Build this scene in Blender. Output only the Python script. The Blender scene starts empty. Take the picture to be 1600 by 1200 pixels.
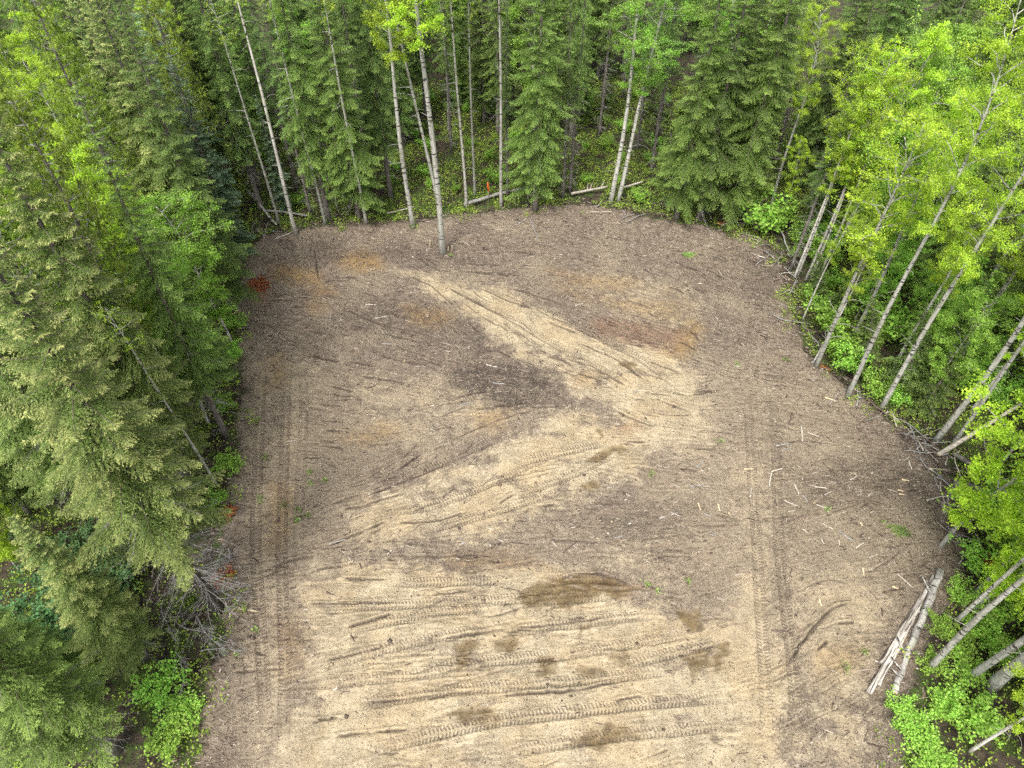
import bpy, math, random
import numpy as np

# ------------------------------------------------------------------ camera, sky, sun, exposure
SC = bpy.context.scene
COL = SC.collection
CAM_H = 30.0
FPX = 1100.0                      # focal length in pixels of a 1600 px wide frame
PITCH = math.radians(46.5)        # below the horizon
cam_d = bpy.data.cameras.new("camera")
cam_d.sensor_width = 36.0
cam_d.sensor_fit = 'HORIZONTAL'
cam_d.lens = FPX / 1600.0 * 36.0
cam_d.clip_start = 0.1
cam_d.clip_end = 3000.0
cam = bpy.data.objects.new("camera", cam_d)
cam.location = (0, 0, CAM_H)
cam.rotation_euler = (math.pi / 2 - PITCH, 0, 0)
COL.objects.link(cam)
SC.camera = cam

SUN_EL, SUN_AZ = math.radians(58), math.radians(205)     # azimuth clockwise from +Y
world = bpy.data.worlds.new("World")
SC.world = world
world.use_nodes = True
wn = world.node_tree.nodes
wl = world.node_tree.links
wn.clear()
w_out = wn.new('ShaderNodeOutputWorld')
w_bg = wn.new('ShaderNodeBackground')
w_sky = wn.new('ShaderNodeTexSky')
w_sky.sky_type = 'NISHITA'
w_sky.sun_disc = False
w_sky.sun_elevation = SUN_EL
w_sky.sun_rotation = SUN_AZ
w_sky.air_density = 1.0
w_sky.dust_density = 4.0
w_hs = wn.new('ShaderNodeHueSaturation')                   # a veil of cloud: hardly any blue left
w_hs.inputs['Saturation'].default_value = 0.22
wl.new(w_sky.outputs[0], w_hs.inputs['Color'])
wl.new(w_hs.outputs[0], w_bg.inputs['Color'])
w_bg.inputs['Strength'].default_value = 0.15
wl.new(w_bg.outputs[0], w_out.inputs['Surface'])

sun_d = bpy.data.lights.new("sun", 'SUN')
sun_d.energy = 1.5
sun_d.angle = math.radians(14)
sun_d.color = (1.0, 0.96, 0.88)
sun = bpy.data.objects.new("sun", sun_d)
sun.rotation_euler = (math.pi / 2 - SUN_EL, 0, -SUN_AZ + math.pi)
sun.location = (0, -10, 60)
COL.objects.link(sun)

SC.view_settings.view_transform = 'Standard'
SC.view_settings.look = 'None'
SC.view_settings.exposure = 1.08
SC.view_settings.gamma = 1.0
SC.view_settings.use_curve_mapping = False
SC.render.engine = 'CYCLES'
SC.cycles.max_bounces = 5
SC.cycles.diffuse_bounces = 3
SC.cycles.glossy_bounces = 1
SC.cycles.transmission_bounces = 2
SC.cycles.use_adaptive_sampling = True
SC.cycles.adaptive_threshold = 0.03
SC.cycles.use_denoising = False
SC.cycles.transparent_max_bounces = 4
SC.cycles.caustics_reflective = False
SC.cycles.caustics_refractive = False

# ------------------------------------------------------------------ helpers
cp, sp_ = math.cos(PITCH), math.sin(PITCH)


def P(px, py, z=0.0):
    """place on the level z that the photograph shows at a pixel (1600 x 1200)"""
    a, b = px - 800.0, 600.0 - py
    d = (a, FPX * cp + b * sp_, -FPX * sp_ + b * cp)
    t = (z - CAM_H) / d[2]
    return (d[0] * t, d[1] * t)


def PG(pts):
    return np.array([P(x, y) for x, y in pts])


def to_px(x, y, z):
    dy, dz = y, z - CAM_H
    depth = dy * cp - dz * sp_
    up = dy * sp_ + dz * cp
    return 800 + FPX * x / depth, 600 - FPX * up / depth, depth


_lat = {}


def vnoise(x, y, seed):
    if seed not in _lat:
        _lat[seed] = np.random.default_rng(seed).random((256, 256))
    T = _lat[seed]
    xi, yi = np.floor(x).astype(int), np.floor(y).astype(int)
    fx, fy = x - xi, y - yi
    fx = fx * fx * (3 - 2 * fx)
    fy = fy * fy * (3 - 2 * fy)
    x0, x1, y0, y1 = xi & 255, (xi + 1) & 255, yi & 255, (yi + 1) & 255
    return (T[x0, y0] * (1 - fx) + T[x1, y0] * fx) * (1 - fy) + (T[x0, y1] * (1 - fx) + T[x1, y1] * fx) * fy


def fbm(x, y, scale, seed, oct=3):
    s, a, f, n = 0, 1, scale, 0
    for o in range(oct):
        s = s + a * vnoise(x * f + 17.3 * o, y * f + 9.1 * o, seed + o)
        n += a
        a *= 0.5
        f *= 2.03
    return s / n - 0.5


def poly_sd(x, y, poly):
    """signed distance, positive inside"""
    d2 = np.full(x.shape, 1e9)
    ins = np.zeros(x.shape, bool)
    n = len(poly)
    for i in range(n):
        ax, ay = poly[i]
        bx, by = poly[(i + 1) % n]
        ex, ey = bx - ax, by - ay
        t = np.clip(((x - ax) * ex + (y - ay) * ey) / (ex * ex + ey * ey + 1e-12), 0, 1)
        d2 = np.minimum(d2, (x - ax - t * ex) ** 2 + (y - ay - t * ey) ** 2)
        c = ((ay > y) != (by > y)) & (x < (bx - ax) * (y - ay) / (by - ay + 1e-12) + ax)
        ins ^= c
    return np.where(ins, 1, -1) * np.sqrt(d2)


def sstep(a, b, x):
    t = np.clip((x - a) / (b - a), 0, 1)
    return t * t * (3 - 2 * t)


def mesh_np(name, V, F, mats, attrs=None, smooth=False, mat_idx=None):
    V = np.ascontiguousarray(V, dtype=np.float32)
    F = np.ascontiguousarray(F, dtype=np.int32)
    me = bpy.data.meshes.new(name)
    n, k = F.shape
    me.vertices.add(len(V))
    me.vertices.foreach_set('co', V.ravel())
    me.loops.add(n * k)
    me.loops.foreach_set('vertex_index', F.ravel())
    me.polygons.add(n)
    me.polygons.foreach_set('loop_start', np.arange(0, n * k, k, dtype=np.int32))
    if smooth:
        me.polygons.foreach_set('use_smooth', np.ones(n, bool))
    for m in mats:
        me.materials.append(m)
    if mat_idx is not None:
        me.polygons.foreach_set('material_index', np.asarray(mat_idx, dtype=np.int32))
    for an, av in (attrs or {}).items():
        a = me.attributes.new(an, 'FLOAT', 'POINT')
        a.data.foreach_set('value', np.ascontiguousarray(av, dtype=np.float32))
    me.update(calc_edges=True)
    return me


def link(name, me, parent=None, label=None, cat=None, group=None, kind=None, loc=None, rz=None):
    o = bpy.data.objects.new(name, me)
    COL.objects.link(o)
    if parent is not None:
        o.parent = parent
    if loc is not None:
        o.location = loc
    if rz is not None:
        o.rotation_euler = (0, 0, rz)
    for k, v in (('label', label), ('category', cat), ('group', group), ('kind', kind)):
        if v:
            o[k] = v
    return o


def tube(pts, rad, sides=8, cap=True):
    """a tapered tube along a path; returns verts and quads"""
    pts = np.asarray(pts, float)
    rad = np.asarray(rad, float)
    n = len(pts)
    tan = np.gradient(pts, axis=0)
    tan /= np.linalg.norm(tan, axis=1, keepdims=True) + 1e-9
    ref = np.where(np.abs(tan[:, 2:3]) > 0.9, np.array([[1.0, 0, 0]]), np.array([[0, 0, 1.0]]))
    ref = np.repeat(ref[:1], n, axis=0)
    u = np.cross(tan, ref)
    u /= np.linalg.norm(u, axis=1, keepdims=True) + 1e-9
    v = np.cross(tan, u)
    a = np.arange(sides) * 2 * math.pi / sides
    V = pts[:, None, :] + rad[:, None, None] * (np.cos(a)[None, :, None] * u[:, None, :] + np.sin(a)[None, :, None] * v[:, None, :])
    V = V.reshape(-1, 3)
    i = np.arange(n - 1)[:, None] * sides
    j = np.arange(sides)[None, :]
    j2 = (j + 1) % sides
    F = np.stack([i + j, i + j2, i + sides + j2, i + sides + j], axis=-1).reshape(-1, 4)
    if cap:
        c0, c1 = len(V), len(V) + 1
        V = np.vstack([V, pts[:1], pts[-1:]])
        jj = np.arange(sides)
        F0 = np.stack([np.full(sides, c0), (jj + 1) % sides, jj, jj], axis=-1)
        b = (n - 1) * sides
        F1 = np.stack([np.full(sides, c1), b + jj, b + (jj + 1) % sides, b + (jj + 1) % sides], axis=-1)
        tri = np.vstack([F0, F1])[:, :3]
        return V, F, tri
    return V, F, np.zeros((0, 3), int)


class MB:
    """collects tubes and triangles into one mesh of triangles"""

    def __init__(self):
        self.V, self.F, self.n = [], [], 0

    def add(self, V, F):
        F = np.asarray(F)
        if F.shape[1] == 4:
            F = np.vstack([F[:, [0, 1, 2]], F[:, [0, 2, 3]]])
        self.V.append(np.asarray(V))
        self.F.append(F + self.n)
        self.n += len(V)

    def tube(self, pts, rad, sides=6, cap=True):
        V, F, T = tube(pts, rad, sides, cap)
        F = np.vstack([F[:, [0, 1, 2]], F[:, [0, 2, 3]], T])
        self.add(V, F)

    def build(self, name, mat, smooth=True, attrs=None):
        return mesh_np(name, np.vstack(self.V), np.vstack(self.F), [mat], attrs, smooth)


# ------------------------------------------------------------------ materials
def new_mat(name):
    m = bpy.data.materials.new(name)
    m.use_nodes = True
    nt = m.node_tree
    nt.nodes.clear()
    out = nt.nodes.new('ShaderNodeOutputMaterial')
    return m, nt, out


class NT:
    def __init__(self, nt):
        self.nt = nt

    def n(self, t, **kw):
        nd = self.nt.nodes.new(t)
        for k, v in kw.items():
            setattr(nd, k, v)
        return nd

    def l(self, a, b):
        self.nt.links.new(a, b)

    def val(self, sock, v):
        if hasattr(v, 'is_linked') or isinstance(v, bpy.types.NodeSocket):
            self.l(v, sock)
        else:
            sock.default_value = v

    def math(self, op, a, b=0.0, clamp=False):
        nd = self.n('ShaderNodeMath', operation=op)
        nd.use_clamp = clamp
        self.val(nd.inputs[0], a)
        self.val(nd.inputs[1], b)
        return nd.outputs[0]

    def mix(self, f, a, b, blend='MIX'):
        nd = self.n('ShaderNodeMix', data_type='RGBA', blend_type=blend)
        self.val(nd.inputs[0], f)
        self.val(nd.inputs[6], a if not isinstance(a, tuple) else (*a, 1.0)[:4])
        self.val(nd.inputs[7], b if not isinstance(b, tuple) else (*b, 1.0)[:4])
        return nd.outputs[2]

    def attr(self, name):
        return self.n('ShaderNodeAttribute', attribute_name=name).outputs['Fac']

    def noise(self, vec, scale, detail=3.0, rough=0.55, out='Fac'):
        nd = self.n('ShaderNodeTexNoise')
        if vec is not None:
            self.l(vec, nd.inputs['Vector'])
        nd.inputs['Scale'].default_value = scale
        nd.inputs['Detail'].default_value = detail
        nd.inputs['Roughness'].default_value = rough
        return nd.outputs[out]

    def ramp(self, f, stops):
        nd = self.n('ShaderNodeMapRange')
        nd.interpolation_type = 'SMOOTHSTEP'
        self.val(nd.inputs[0], f)
        nd.inputs[1].default_value, nd.inputs[2].default_value = stops
        return nd.outputs[0]

    def pos(self):
        return self.n('ShaderNodeNewGeometry').outputs['Position']

    def obj(self):
        return self.n('ShaderNodeTexCoord').outputs['Object']

    def scale(self, vec, s):
        nd = self.n('ShaderNodeMapping')
        self.l(vec, nd.inputs['Vector'])
        nd.inputs['Scale'].default_value = s
        return nd.outputs[0]


def foliage_mat(name, base, tip, var=0.25, trans=0.3, huev=0.03, rough=0.55):
    """leaf colour: base, tip growth by the attribute 'tint', and a shift from tree to tree"""
    m, nt, out = new_mat(name)
    g = NT(nt)
    c = g.mix(g.attr('tint'), base, tip)
    rnd = g.n('ShaderNodeObjectInfo').outputs['Random']
    lr = g.attr('rnd')
    hs = g.n('ShaderNodeHueSaturation')
    g.l(c, hs.inputs['Color'])
    g.l(g.math('ADD', g.math('MULTIPLY', g.math('SUBTRACT', rnd, 0.5), huev), 0.5), hs.inputs['Hue'])
    v = g.math('ADD', g.math('MULTIPLY', g.math('SUBTRACT', lr, 0.5), 2 * var), 1.0)
    v = g.math('MULTIPLY', v, g.math('ADD', g.math('MULTIPLY', g.math('SUBTRACT', rnd, 0.5), 0.4), 1.0))
    g.l(v, hs.inputs['Value'])
    bs = g.n('ShaderNodeBsdfPrincipled')
    g.l(hs.outputs[0], bs.inputs['Base Color'])
    bs.inputs['Roughness'].default_value = rough
    bs.inputs['Specular IOR Level'].default_value = 0.25
    tr = g.n('ShaderNodeBsdfTranslucent')
    tc = g.mix(0.5, hs.outputs[0], (0.9, 1.0, 0.25), 'MULTIPLY')
    g.l(hs.outputs[0], tr.inputs['Color'])
    mx = g.n('ShaderNodeMixShader')
    mx.inputs[0].default_value = trans
    g.l(bs.outputs[0], mx.inputs[1])
    g.l(tr.outputs[0], mx.inputs[2])
    g.l(mx.outputs[0], out.inputs['Surface'])
    return m


def bark_mat(name, c1, c2, scar=None, zs=1.0, bump=0.4, lying=False, cracks=False):
    m, nt, out = new_mat(name)
    g = NT(nt)
    o = g.obj()
    if lying:                                  # the log's own axis is its x
        sx = g.n('ShaderNodeSeparateXYZ')
        g.l(o, sx.inputs[0])
        cx = g.n('ShaderNodeCombineXYZ')
        for a_, b_ in ((1, 0), (2, 1), (0, 2)):
            g.l(sx.outputs[a_], cx.inputs[b_])
        o = cx.outputs[0]
    n1 = g.noise(g.scale(o, (7, 7, 1.3 * zs)), 1.0, 4)
    c = g.mix(g.ramp(n1, (0.35, 0.65)), c1, c2)
    if cracks:
        n5 = g.noise(g.scale(o, (16, 16, 0.7)), 1.0, 3, 0.6)
        c = g.mix(g.ramp(n5, (0.52, 0.60)), c, (0.075, 0.062, 0.055))
    if scar:
        n2 = g.noise(g.scale(o, (2.2, 2.2, 9.0)), 1.0, 3, 0.6)
        c = g.mix(g.ramp(n2, (0.57, 0.62)), c, scar)
        n3 = g.noise(g.scale(o, (3, 3, 1.1)), 1.0, 2)
        c = g.mix(g.math('MULTIPLY', g.ramp(n3, (0.55, 0.7)), 0.55), c, (0.20, 0.21, 0.13))
        n4 = g.noise(g.scale(o, (14, 14, 40)), 1.0, 2)
        c = g.mix(g.math('MULTIPLY', g.ramp(n4, (0.6, 0.7)), 0.5), c, scar)
    rnd = g.n('ShaderNodeObjectInfo').outputs['Random']
    hs = g.n('ShaderNodeHueSaturation')
    g.l(c, hs.inputs['Color'])
    g.l(g.math('ADD', g.math('MULTIPLY', rnd, 0.35), 0.82), hs.inputs['Value'])
    bs = g.n('ShaderNodeBsdfPrincipled')
    g.l(hs.outputs[0], bs.inputs['Base Color'])
    bs.inputs['Roughness'].default_value = 0.85
    bs.inputs['Specular IOR Level'].default_value = 0.2
    bm = g.n('ShaderNodeBump')
    bm.inputs['Strength'].default_value = bump
    bm.inputs['Distance'].default_value = 0.03
    g.l(g.noise(g.scale(o, (18, 18, 5 * zs)), 1.0, 4), bm.inputs['Height'])
    g.l(bm.outputs[0], bs.inputs['Normal'])
    g.l(bs.outputs[0], out.inputs['Surface'])
    return m


M = {}
M['spruce'] = foliage_mat('needles_spruce', (0.115, 0.190, 0.045), (0.27, 0.38, 0.09), 0.4, 0.25, 0.02)
M['spruce_cone'] = foliage_mat('needles_spruce_coned', (0.150, 0.235, 0.052), (0.58, 0.59, 0.22), 0.4, 0.25, 0.02)
M['spruce_bright'] = foliage_mat('needles_spruce_fresh', (0.150, 0.245, 0.052), (0.36, 0.52, 0.12), 0.4, 0.3, 0.02)
M['fir'] = foliage_mat('needles_fir_bluish', (0.085, 0.150, 0.072), (0.30, 0.44, 0.26), 0.35, 0.2, 0.02)
M['pine'] = foliage_mat('needles_pine', (0.17, 0.27, 0.040), (0.42, 0.56, 0.09), 0.4, 0.25, 0.02)
M['leaf_lime'] = foliage_mat('leaves_lime', (0.345, 0.54, 0.038), (0.62, 0.77, 0.09), 0.4, 0.45, 0.015)
M['leaf_green'] = foliage_mat('leaves_green', (0.23, 0.45, 0.055), (0.45, 0.67, 0.13), 0.4, 0.42, 0.02)
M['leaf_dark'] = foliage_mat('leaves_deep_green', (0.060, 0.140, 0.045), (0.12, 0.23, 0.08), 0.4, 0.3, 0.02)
M['leaf_rust'] = foliage_mat('needles_rust', (0.36, 0.15, 0.045), (0.46, 0.21, 0.07), 0.3, 0.1, 0.0)
M['cover'] = foliage_mat('leaves_ground_cover', (0.21, 0.36, 0.045), (0.48, 0.62, 0.09), 0.5, 0.4)
M['bark_aspen'] = bark_mat('bark_aspen', (0.295, 0.295, 0.254), (0.459, 0.451, 0.402), (0.049, 0.045, 0.041))
M['bark_birch'] = bark_mat('bark_birch', (0.410, 0.385, 0.344), (0.574, 0.549, 0.500), (0.041, 0.037, 0.033))
M['bark_spruce'] = bark_mat('bark_spruce', (0.115, 0.098, 0.086), (0.221, 0.201, 0.180), None, 2.0, 0.8)
M['bark_dark'] = bark_mat('bark_dark_wet', (0.029, 0.025, 0.023), (0.082, 0.074, 0.066), None, 2.0, 0.8)
M['deadwood'] = bark_mat('dead_branch_grey', (0.213, 0.201, 0.184), (0.344, 0.328, 0.312), None, 1.0, 0.2)
M['twig'] = bark_mat('twig_brown', (0.107, 0.082, 0.066), (0.197, 0.156, 0.131), None, 1.0, 0.2)
M['bleached'] = bark_mat('bleached_wood', (0.369, 0.320, 0.262), (0.541, 0.492, 0.426), None, 0.6, 0.5)
M['log_birch'] = bark_mat('bark_birch_lying', (0.27, 0.25, 0.23), (0.55, 0.52, 0.48), (0.05, 0.045, 0.04), 1.0, 0.7, True)
M['log_weathered'] = bark_mat('weathered_split_wood', (0.34, 0.30, 0.265), (0.54, 0.50, 0.45), None, 1.0, 0.8, True, True)
M['splinter'] = bark_mat('fresh_split_wood', (0.508, 0.385, 0.238), (0.615, 0.508, 0.353), None, 0.6, 0.4)
M['brownstick'] = bark_mat('brown_stick_bark', (0.082, 0.061, 0.049), (0.164, 0.123, 0.098), None, 1.0, 0.5)
M['rot'] = bark_mat('rotten_red_wood', (0.213, 0.061, 0.025), (0.344, 0.131, 0.057), None, 1.0, 0.6)
M['tape'] = bark_mat('orange_flagging_tape', (0.75, 0.13, 0.03), (0.85, 0.18, 0.05), None, 1.0, 0.0)
M['stone'] = bark_mat('grey_stone', (0.25, 0.235, 0.22), (0.38, 0.36, 0.33), None, 6.0, 0.5)


def ground_mat():
    m, nt, out = new_mat('cleared_soil')
    g = NT(nt)
    p = g.pos()
    big = g.noise(p, 0.35, 4)
    mid = g.noise(p, 2.2, 5, 0.6)
    fine = g.noise(p, 13.0, 5, 0.7)
    vfine = g.noise(p, 45.0, 3, 0.7)
    # bark and chip mulch
    mul = g.mix(g.ramp(mid, (0.3, 0.7)), (0.175, 0.136, 0.102), (0.280, 0.226, 0.172))
    mul = g.mix(g.ramp(big, (0.45, 0.66)), mul, (0.300, 0.244, 0.176))
    mul = g.mix(g.math('MULTIPLY', g.ramp(fine, (0.52, 0.34)), 0.8), mul, (0.085, 0.062, 0.047))
    vo = g.n('ShaderNodeTexVoronoi')
    vo.feature = 'F1'
    g.l(g.scale(p, (14.0, 22.0, 14.0)), vo.inputs['Vector'])
    vo.inputs['Scale'].default_value = 1.0
    sep = g.n('ShaderNodeSeparateColor')
    g.l(vo.outputs['Color'], sep.inputs[0])
    chip = g.math('MULTIPLY', g.ramp(sep.outputs[0], (0.76, 0.82)), g.ramp(vo.outputs['Distance'], (0.55, 0.30)))
    mul = g.mix(g.math('MULTIPLY', chip, 0.6), mul, (0.46, 0.39, 0.31))
    drk = g.math('MULTIPLY', g.ramp(sep.outputs[1], (0.66, 0.76)), g.ramp(vo.outputs['Distance'], (0.55, 0.30)))
    mul = g.mix(g.math('MULTIPLY', drk, 0.85), mul, (0.055, 0.042, 0.034))
    # sandy silt
    snd = g.mix(g.ramp(mid, (0.25, 0.75)), (0.355, 0.290, 0.190), (0.462, 0.388, 0.268))
    snd = g.mix(g.math('MULTIPLY', g.ramp(big, (0.42, 0.62)), 0.5), snd, (0.400, 0.300, 0.175))
    grit = g.ramp(g.noise(p, 0.8, 3), (0.36, 0.66))
    snd = g.mix(g.math('MULTIPLY', g.ramp(fine, (0.52, 0.33)), g.math('ADD', g.math('MULTIPLY', grit, 0.75), 0.12)), snd, (0.215, 0.160, 0.105))
    snd = g.mix(g.math('MULTIPLY', g.ramp(vfine, (0.42, 0.30)), g.math('MULTIPLY', grit, 0.55)), snd, (0.150, 0.112, 0.080))
    clod = g.math('MULTIPLY', g.ramp(sep.outputs[2], (0.90, 0.94)), g.ramp(vo.outputs['Distance'], (0.50, 0.28)))
    snd = g.mix(g.math('MULTIPLY', clod, 0.7), snd, (0.12, 0.09, 0.068))
    # patchy border between them: the coarse litter thins out clump by clump
    sa = g.attr('sand')
    edge = g.math('ADD', g.math('MULTIPLY', g.math('SUBTRACT', fine, 0.5), 1.1), g.math('MULTIPLY', g.math('SUBTRACT', mid, 0.5), 0.8))
    sf = g.ramp(g.math('ADD', sa, edge), (0.20, 0.88))
    c = g.mix(sf, mul, snd)
    tan = g.math('MULTIPLY', g.attr('tan'), g.math('ADD', 0.45, g.math('MULTIPLY', g.math('SUBTRACT', fine, 0.4), 2.0)), True)
    c = g.mix(g.math('MULTIPLY', tan, 0.8), c, (0.345, 0.278, 0.194))
    ora = g.math('MULTIPLY', g.attr('rust'), g.ramp(g.math('ADD', g.math('MULTIPLY', fine, 0.6), g.math('MULTIPLY', mid, 0.4)), (0.34, 0.58)))
    c = g.mix(ora, c, g.mix(g.ramp(mid, (0.35, 0.65)), (0.274, 0.163, 0.065), (0.319, 0.213, 0.091)))
    red = g.math('MULTIPLY', g.attr('red'), g.ramp(fine, (0.40, 0.60)))
    c = g.mix(red, c, (0.228, 0.099, 0.046))
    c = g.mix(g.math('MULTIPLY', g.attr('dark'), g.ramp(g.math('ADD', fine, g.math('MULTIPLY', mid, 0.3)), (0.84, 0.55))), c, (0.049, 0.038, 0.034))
    cut = g.math('MULTIPLY', g.attr('cut'), g.ramp(g.math('ADD', g.attr('cut'), g.math('MULTIPLY', g.math('SUBTRACT', fine, 0.5), 1.2)), (0.15, 0.55)))
    c = g.mix(g.math('MULTIPLY', cut, 0.85), c, (0.057, 0.042, 0.034))
    # tyre lugs: a darker brown mixed in where the tread pressed down
    tu = g.attr('track_u')
    tv = g.attr('track_v')
    tm = g.attr('track_m')
    ph = g.math('ADD', tu, g.math('ADD', g.math('MULTIPLY', g.math('ABSOLUTE', tv), 0.35), g.math('MULTIPLY', mid, 0.12)))
    lug = g.math('SINE', g.math('MULTIPLY', ph, 2 * math.pi / 0.155))
    lugm = g.math('MULTIPLY', g.ramp(lug, (0.1, 0.7)), tm)
    lugm = g.math('MULTIPLY', lugm, g.ramp(g.math('ABSOLUTE', tv), (0.03, 0.08)))
    lugm = g.math('MULTIPLY', lugm, g.ramp(g.math('ADD', g.noise(p, 1.1, 3), g.math('MULTIPLY', fine, 0.45)), (0.38, 0.72)))
    c = g.mix(g.math('MULTIPLY', lugm, 0.78), c, (0.144, 0.106, 0.080))
    wet = g.math('MULTIPLY', g.attr('wet'), g.ramp(g.math('ADD', g.attr('wet'), g.math('MULTIPLY', g.math('SUBTRACT', g.math('ADD', g.math('MULTIPLY', fine, 0.5), g.math('MULTIPLY', mid, 0.5)), 0.5), 1.6)), (0.3, 0.6)))
    c = g.mix(g.math('MULTIPLY', wet, 0.9), c, g.mix(g.ramp(mid, (0.3, 0.7)), (0.088, 0.060, 0.030), (0.160, 0.112, 0.052)))
    # forest floor
    ff = g.mix(g.ramp(mid, (0.35, 0.65)), (0.034, 0.027, 0.020), (0.087, 0.067, 0.047))
    ff = g.mix(g.math('MULTIPLY', g.ramp(g.noise(p, 0.9, 4), (0.46, 0.6)), 0.8), ff, (0.065, 0.103, 0.021))
    ff = g.mix(g.math('MULTIPLY', g.ramp(fine, (0.62, 0.72)), 0.6), ff, (0.198, 0.160, 0.114))
    cl = g.ramp(g.math('ADD', g.attr('clear'), g.math('MULTIPLY', g.math('SUBTRACT', mid, 0.5), 0.7)), (0.30, 0.70))
    c = g.mix(cl, ff, c)
    bs = g.n('ShaderNodeBsdfPrincipled')
    g.l(c, bs.inputs['Base Color'])
    g.l(g.math('SUBTRACT', 0.95, g.math('MULTIPLY', wet, 0.62)), bs.inputs['Roughness'])
    bs.inputs['Specular IOR Level'].default_value = 0.25
    h = g.math('ADD', g.math('MULTIPLY', fine, 0.07), g.math('MULTIPLY', vfine, 0.035))
    h = g.math('MULTIPLY', h, g.math('SUBTRACT', 1.0, g.math('MULTIPLY', g.math('SUBTRACT', 1.0, grit), g.math('MULTIPLY', sf, 0.6))))
    h = g.math('MULTIPLY', h, g.math('SUBTRACT', 1.0, g.math('MULTIPLY', wet, 0.85)))
    h = g.math('ADD', h, g.math('MULTIPLY', g.math('ADD', chip, clod), 0.03))
    h = g.math('SUBTRACT', h, g.math('MULTIPLY', lugm, 0.035))
    bm = g.n('ShaderNodeBump')
    bm.inputs['Strength'].default_value = 1.0
    bm.inputs['Distance'].default_value = 1.0
    g.l(h, bm.inputs['Height'])
    g.l(bm.outputs[0], bs.inputs['Normal'])
    g.l(bs.outputs[0], out.inputs['Surface'])
    return m


M['ground'] = ground_mat()

# ------------------------------------------------------------------ ground
CLEAR = PG([(250, 1500), (310, 1200), (330, 1080), (352, 1000), (350, 930), (345, 860), (362, 760), (372, 700), (380, 620), (378, 560),
            (372, 500), (376, 440), (388, 395), (420, 372), (470, 362), (540, 356), (610, 352), (700, 344), (760, 334), (850, 328),
            (930, 326), (1000, 340), (1060, 352), (1120, 360), (1180, 380), (1215, 410), (1222, 450), (1235, 500), (1262, 560),
            (1310, 600), (1370, 650), (1430, 688), (1470, 718), (1484, 770), (1492, 820), (1505, 860), (1498, 905), (1470, 960),
            (1425, 1050), (1400, 1200), (1380, 1500)])

SAND = [
    (1.0, [(612, 420), (680, 428), (760, 452), (860, 486), (935, 520), (1010, 545), (1075, 575), (1100, 625), (1118, 690), (1080, 702),
           (1010, 690), (955, 655), (905, 612), (862, 582), (800, 556), (748, 515), (715, 478), (650, 448)]),
    (0.9, [(528, 806), (620, 768), (720, 718), (820, 668), (905, 636), (960, 648), (1030, 692), (990, 742), (890, 790), (780, 822),
           (650, 838), (560, 836)]),
    (1.0, [(472, 905), (560, 884), (700, 878), (820, 884), (930, 900), (990, 935), (1060, 958), (1130, 950), (1190, 925), (1228, 960),
           (1236, 1040), (1240, 1200), (1240, 1500), (420, 1500), (440, 1200), (468, 1050)]),
    (0.55, [(1150, 700), (1215, 710), (1225, 850), (1235, 980), (1160, 980), (1130, 900), (1140, 800)]),
    (0.62, [(1235, 890), (1340, 880), (1380, 930), (1370, 1050), (1350, 1200), (1240, 1200), (1236, 1000)]),
    (0.55, [(880, 840), (1000, 830), (1080, 880), (1060, 930), (960, 890)]),
    (0.75, [(392, 560), (425, 560), (430, 760), (425, 1050), (430, 1200), (385, 1200), (385, 1000), (380, 800)]),
    (0.7, [(450, 600), (480, 600), (480, 850), (470, 900), (450, 860)]),
    (0.45, [(900, 420), (1080, 430), (1120, 520), (1060, 540), (940, 490)]),
    (0.5, [(540, 560), (700, 590), (860, 640), (740, 690), (560, 640)]),
    (0.62, [(425, 560), (500, 560), (510, 640), (480, 700), (430, 700)]),
    (0.60, [(415, 740), (455, 740), (460, 860), (435, 880), (415, 850)]),
    (0.50, [(380, 760), (410, 760), (410, 900), (380, 900)]),
    (0.50, [(540, 640), (700, 650), (720, 690), (640, 720), (540, 690)]),
]
TAN = [(0.9, [(1090, 560), (1240, 580), (1330, 680), (1450, 800), (1480, 870), (1400, 980), (1240, 1050), (1100, 1000), (1040, 850), (1000, 760)]),
       (1.0, [(392, 540), (520, 560), (620, 700), (540, 860), (470, 1050), (460, 1250), (350, 1250), (365, 1000), (375, 760)]),
       (0.45, [(540, 560), (860, 600), (840, 660), (640, 740), (540, 700)]),
       (0.5, [(640, 840), (960, 800), (1080, 860), (1000, 920), (640, 880)])]
RUST = [(1.0, [(535, 396), (565, 388), (592, 398), (598, 418), (560, 424), (530, 414)]), (0.9, [(425, 415), (450, 410), (500, 428), (505, 446), (470, 440), (428, 436)]),
        (0.9, [(482, 447), (515, 445), (522, 460), (490, 462)]), (0.8, [(478, 470), (505, 470), (505, 488), (480, 488)]),
        (0.8, [(630, 480), (680, 480), (715, 495), (700, 510), (650, 508)]), (0.5, [(850, 420), (930, 432), (1000, 436), (980, 455), (900, 450)]), (0.5, [(930, 462), (1050, 475), (1060, 500), (960, 482)]), (0.45, [(860, 440), (900, 452), (960, 476), (900, 468)]),
        (0.95, [(1075, 500), (1095, 508), (1090, 535), (1070, 560), (1045, 552), (1060, 525)]),
        (0.85, [(425, 760), (445, 760), (446, 850), (428, 858)]), (0.7, [(530, 680), (600, 665), (620, 680), (560, 692)]),
        (0.8, [(895, 590), (925, 588), (922, 604), (898, 604)]), (0.7, [(415, 560), (440, 550), (445, 600), (415, 610)]),
        (0.6, [(700, 875), (800, 872), (860, 885), (720, 890)]), (0.7, [(740, 650), (790, 645), (785, 668), (745, 668)]),
        (0.6, [(1280, 1010), (1330, 1005), (1340, 1040), (1280, 1050)]), (0.6, [(440, 980), (462, 980), (462, 1040), (446, 1045)])]
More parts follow.
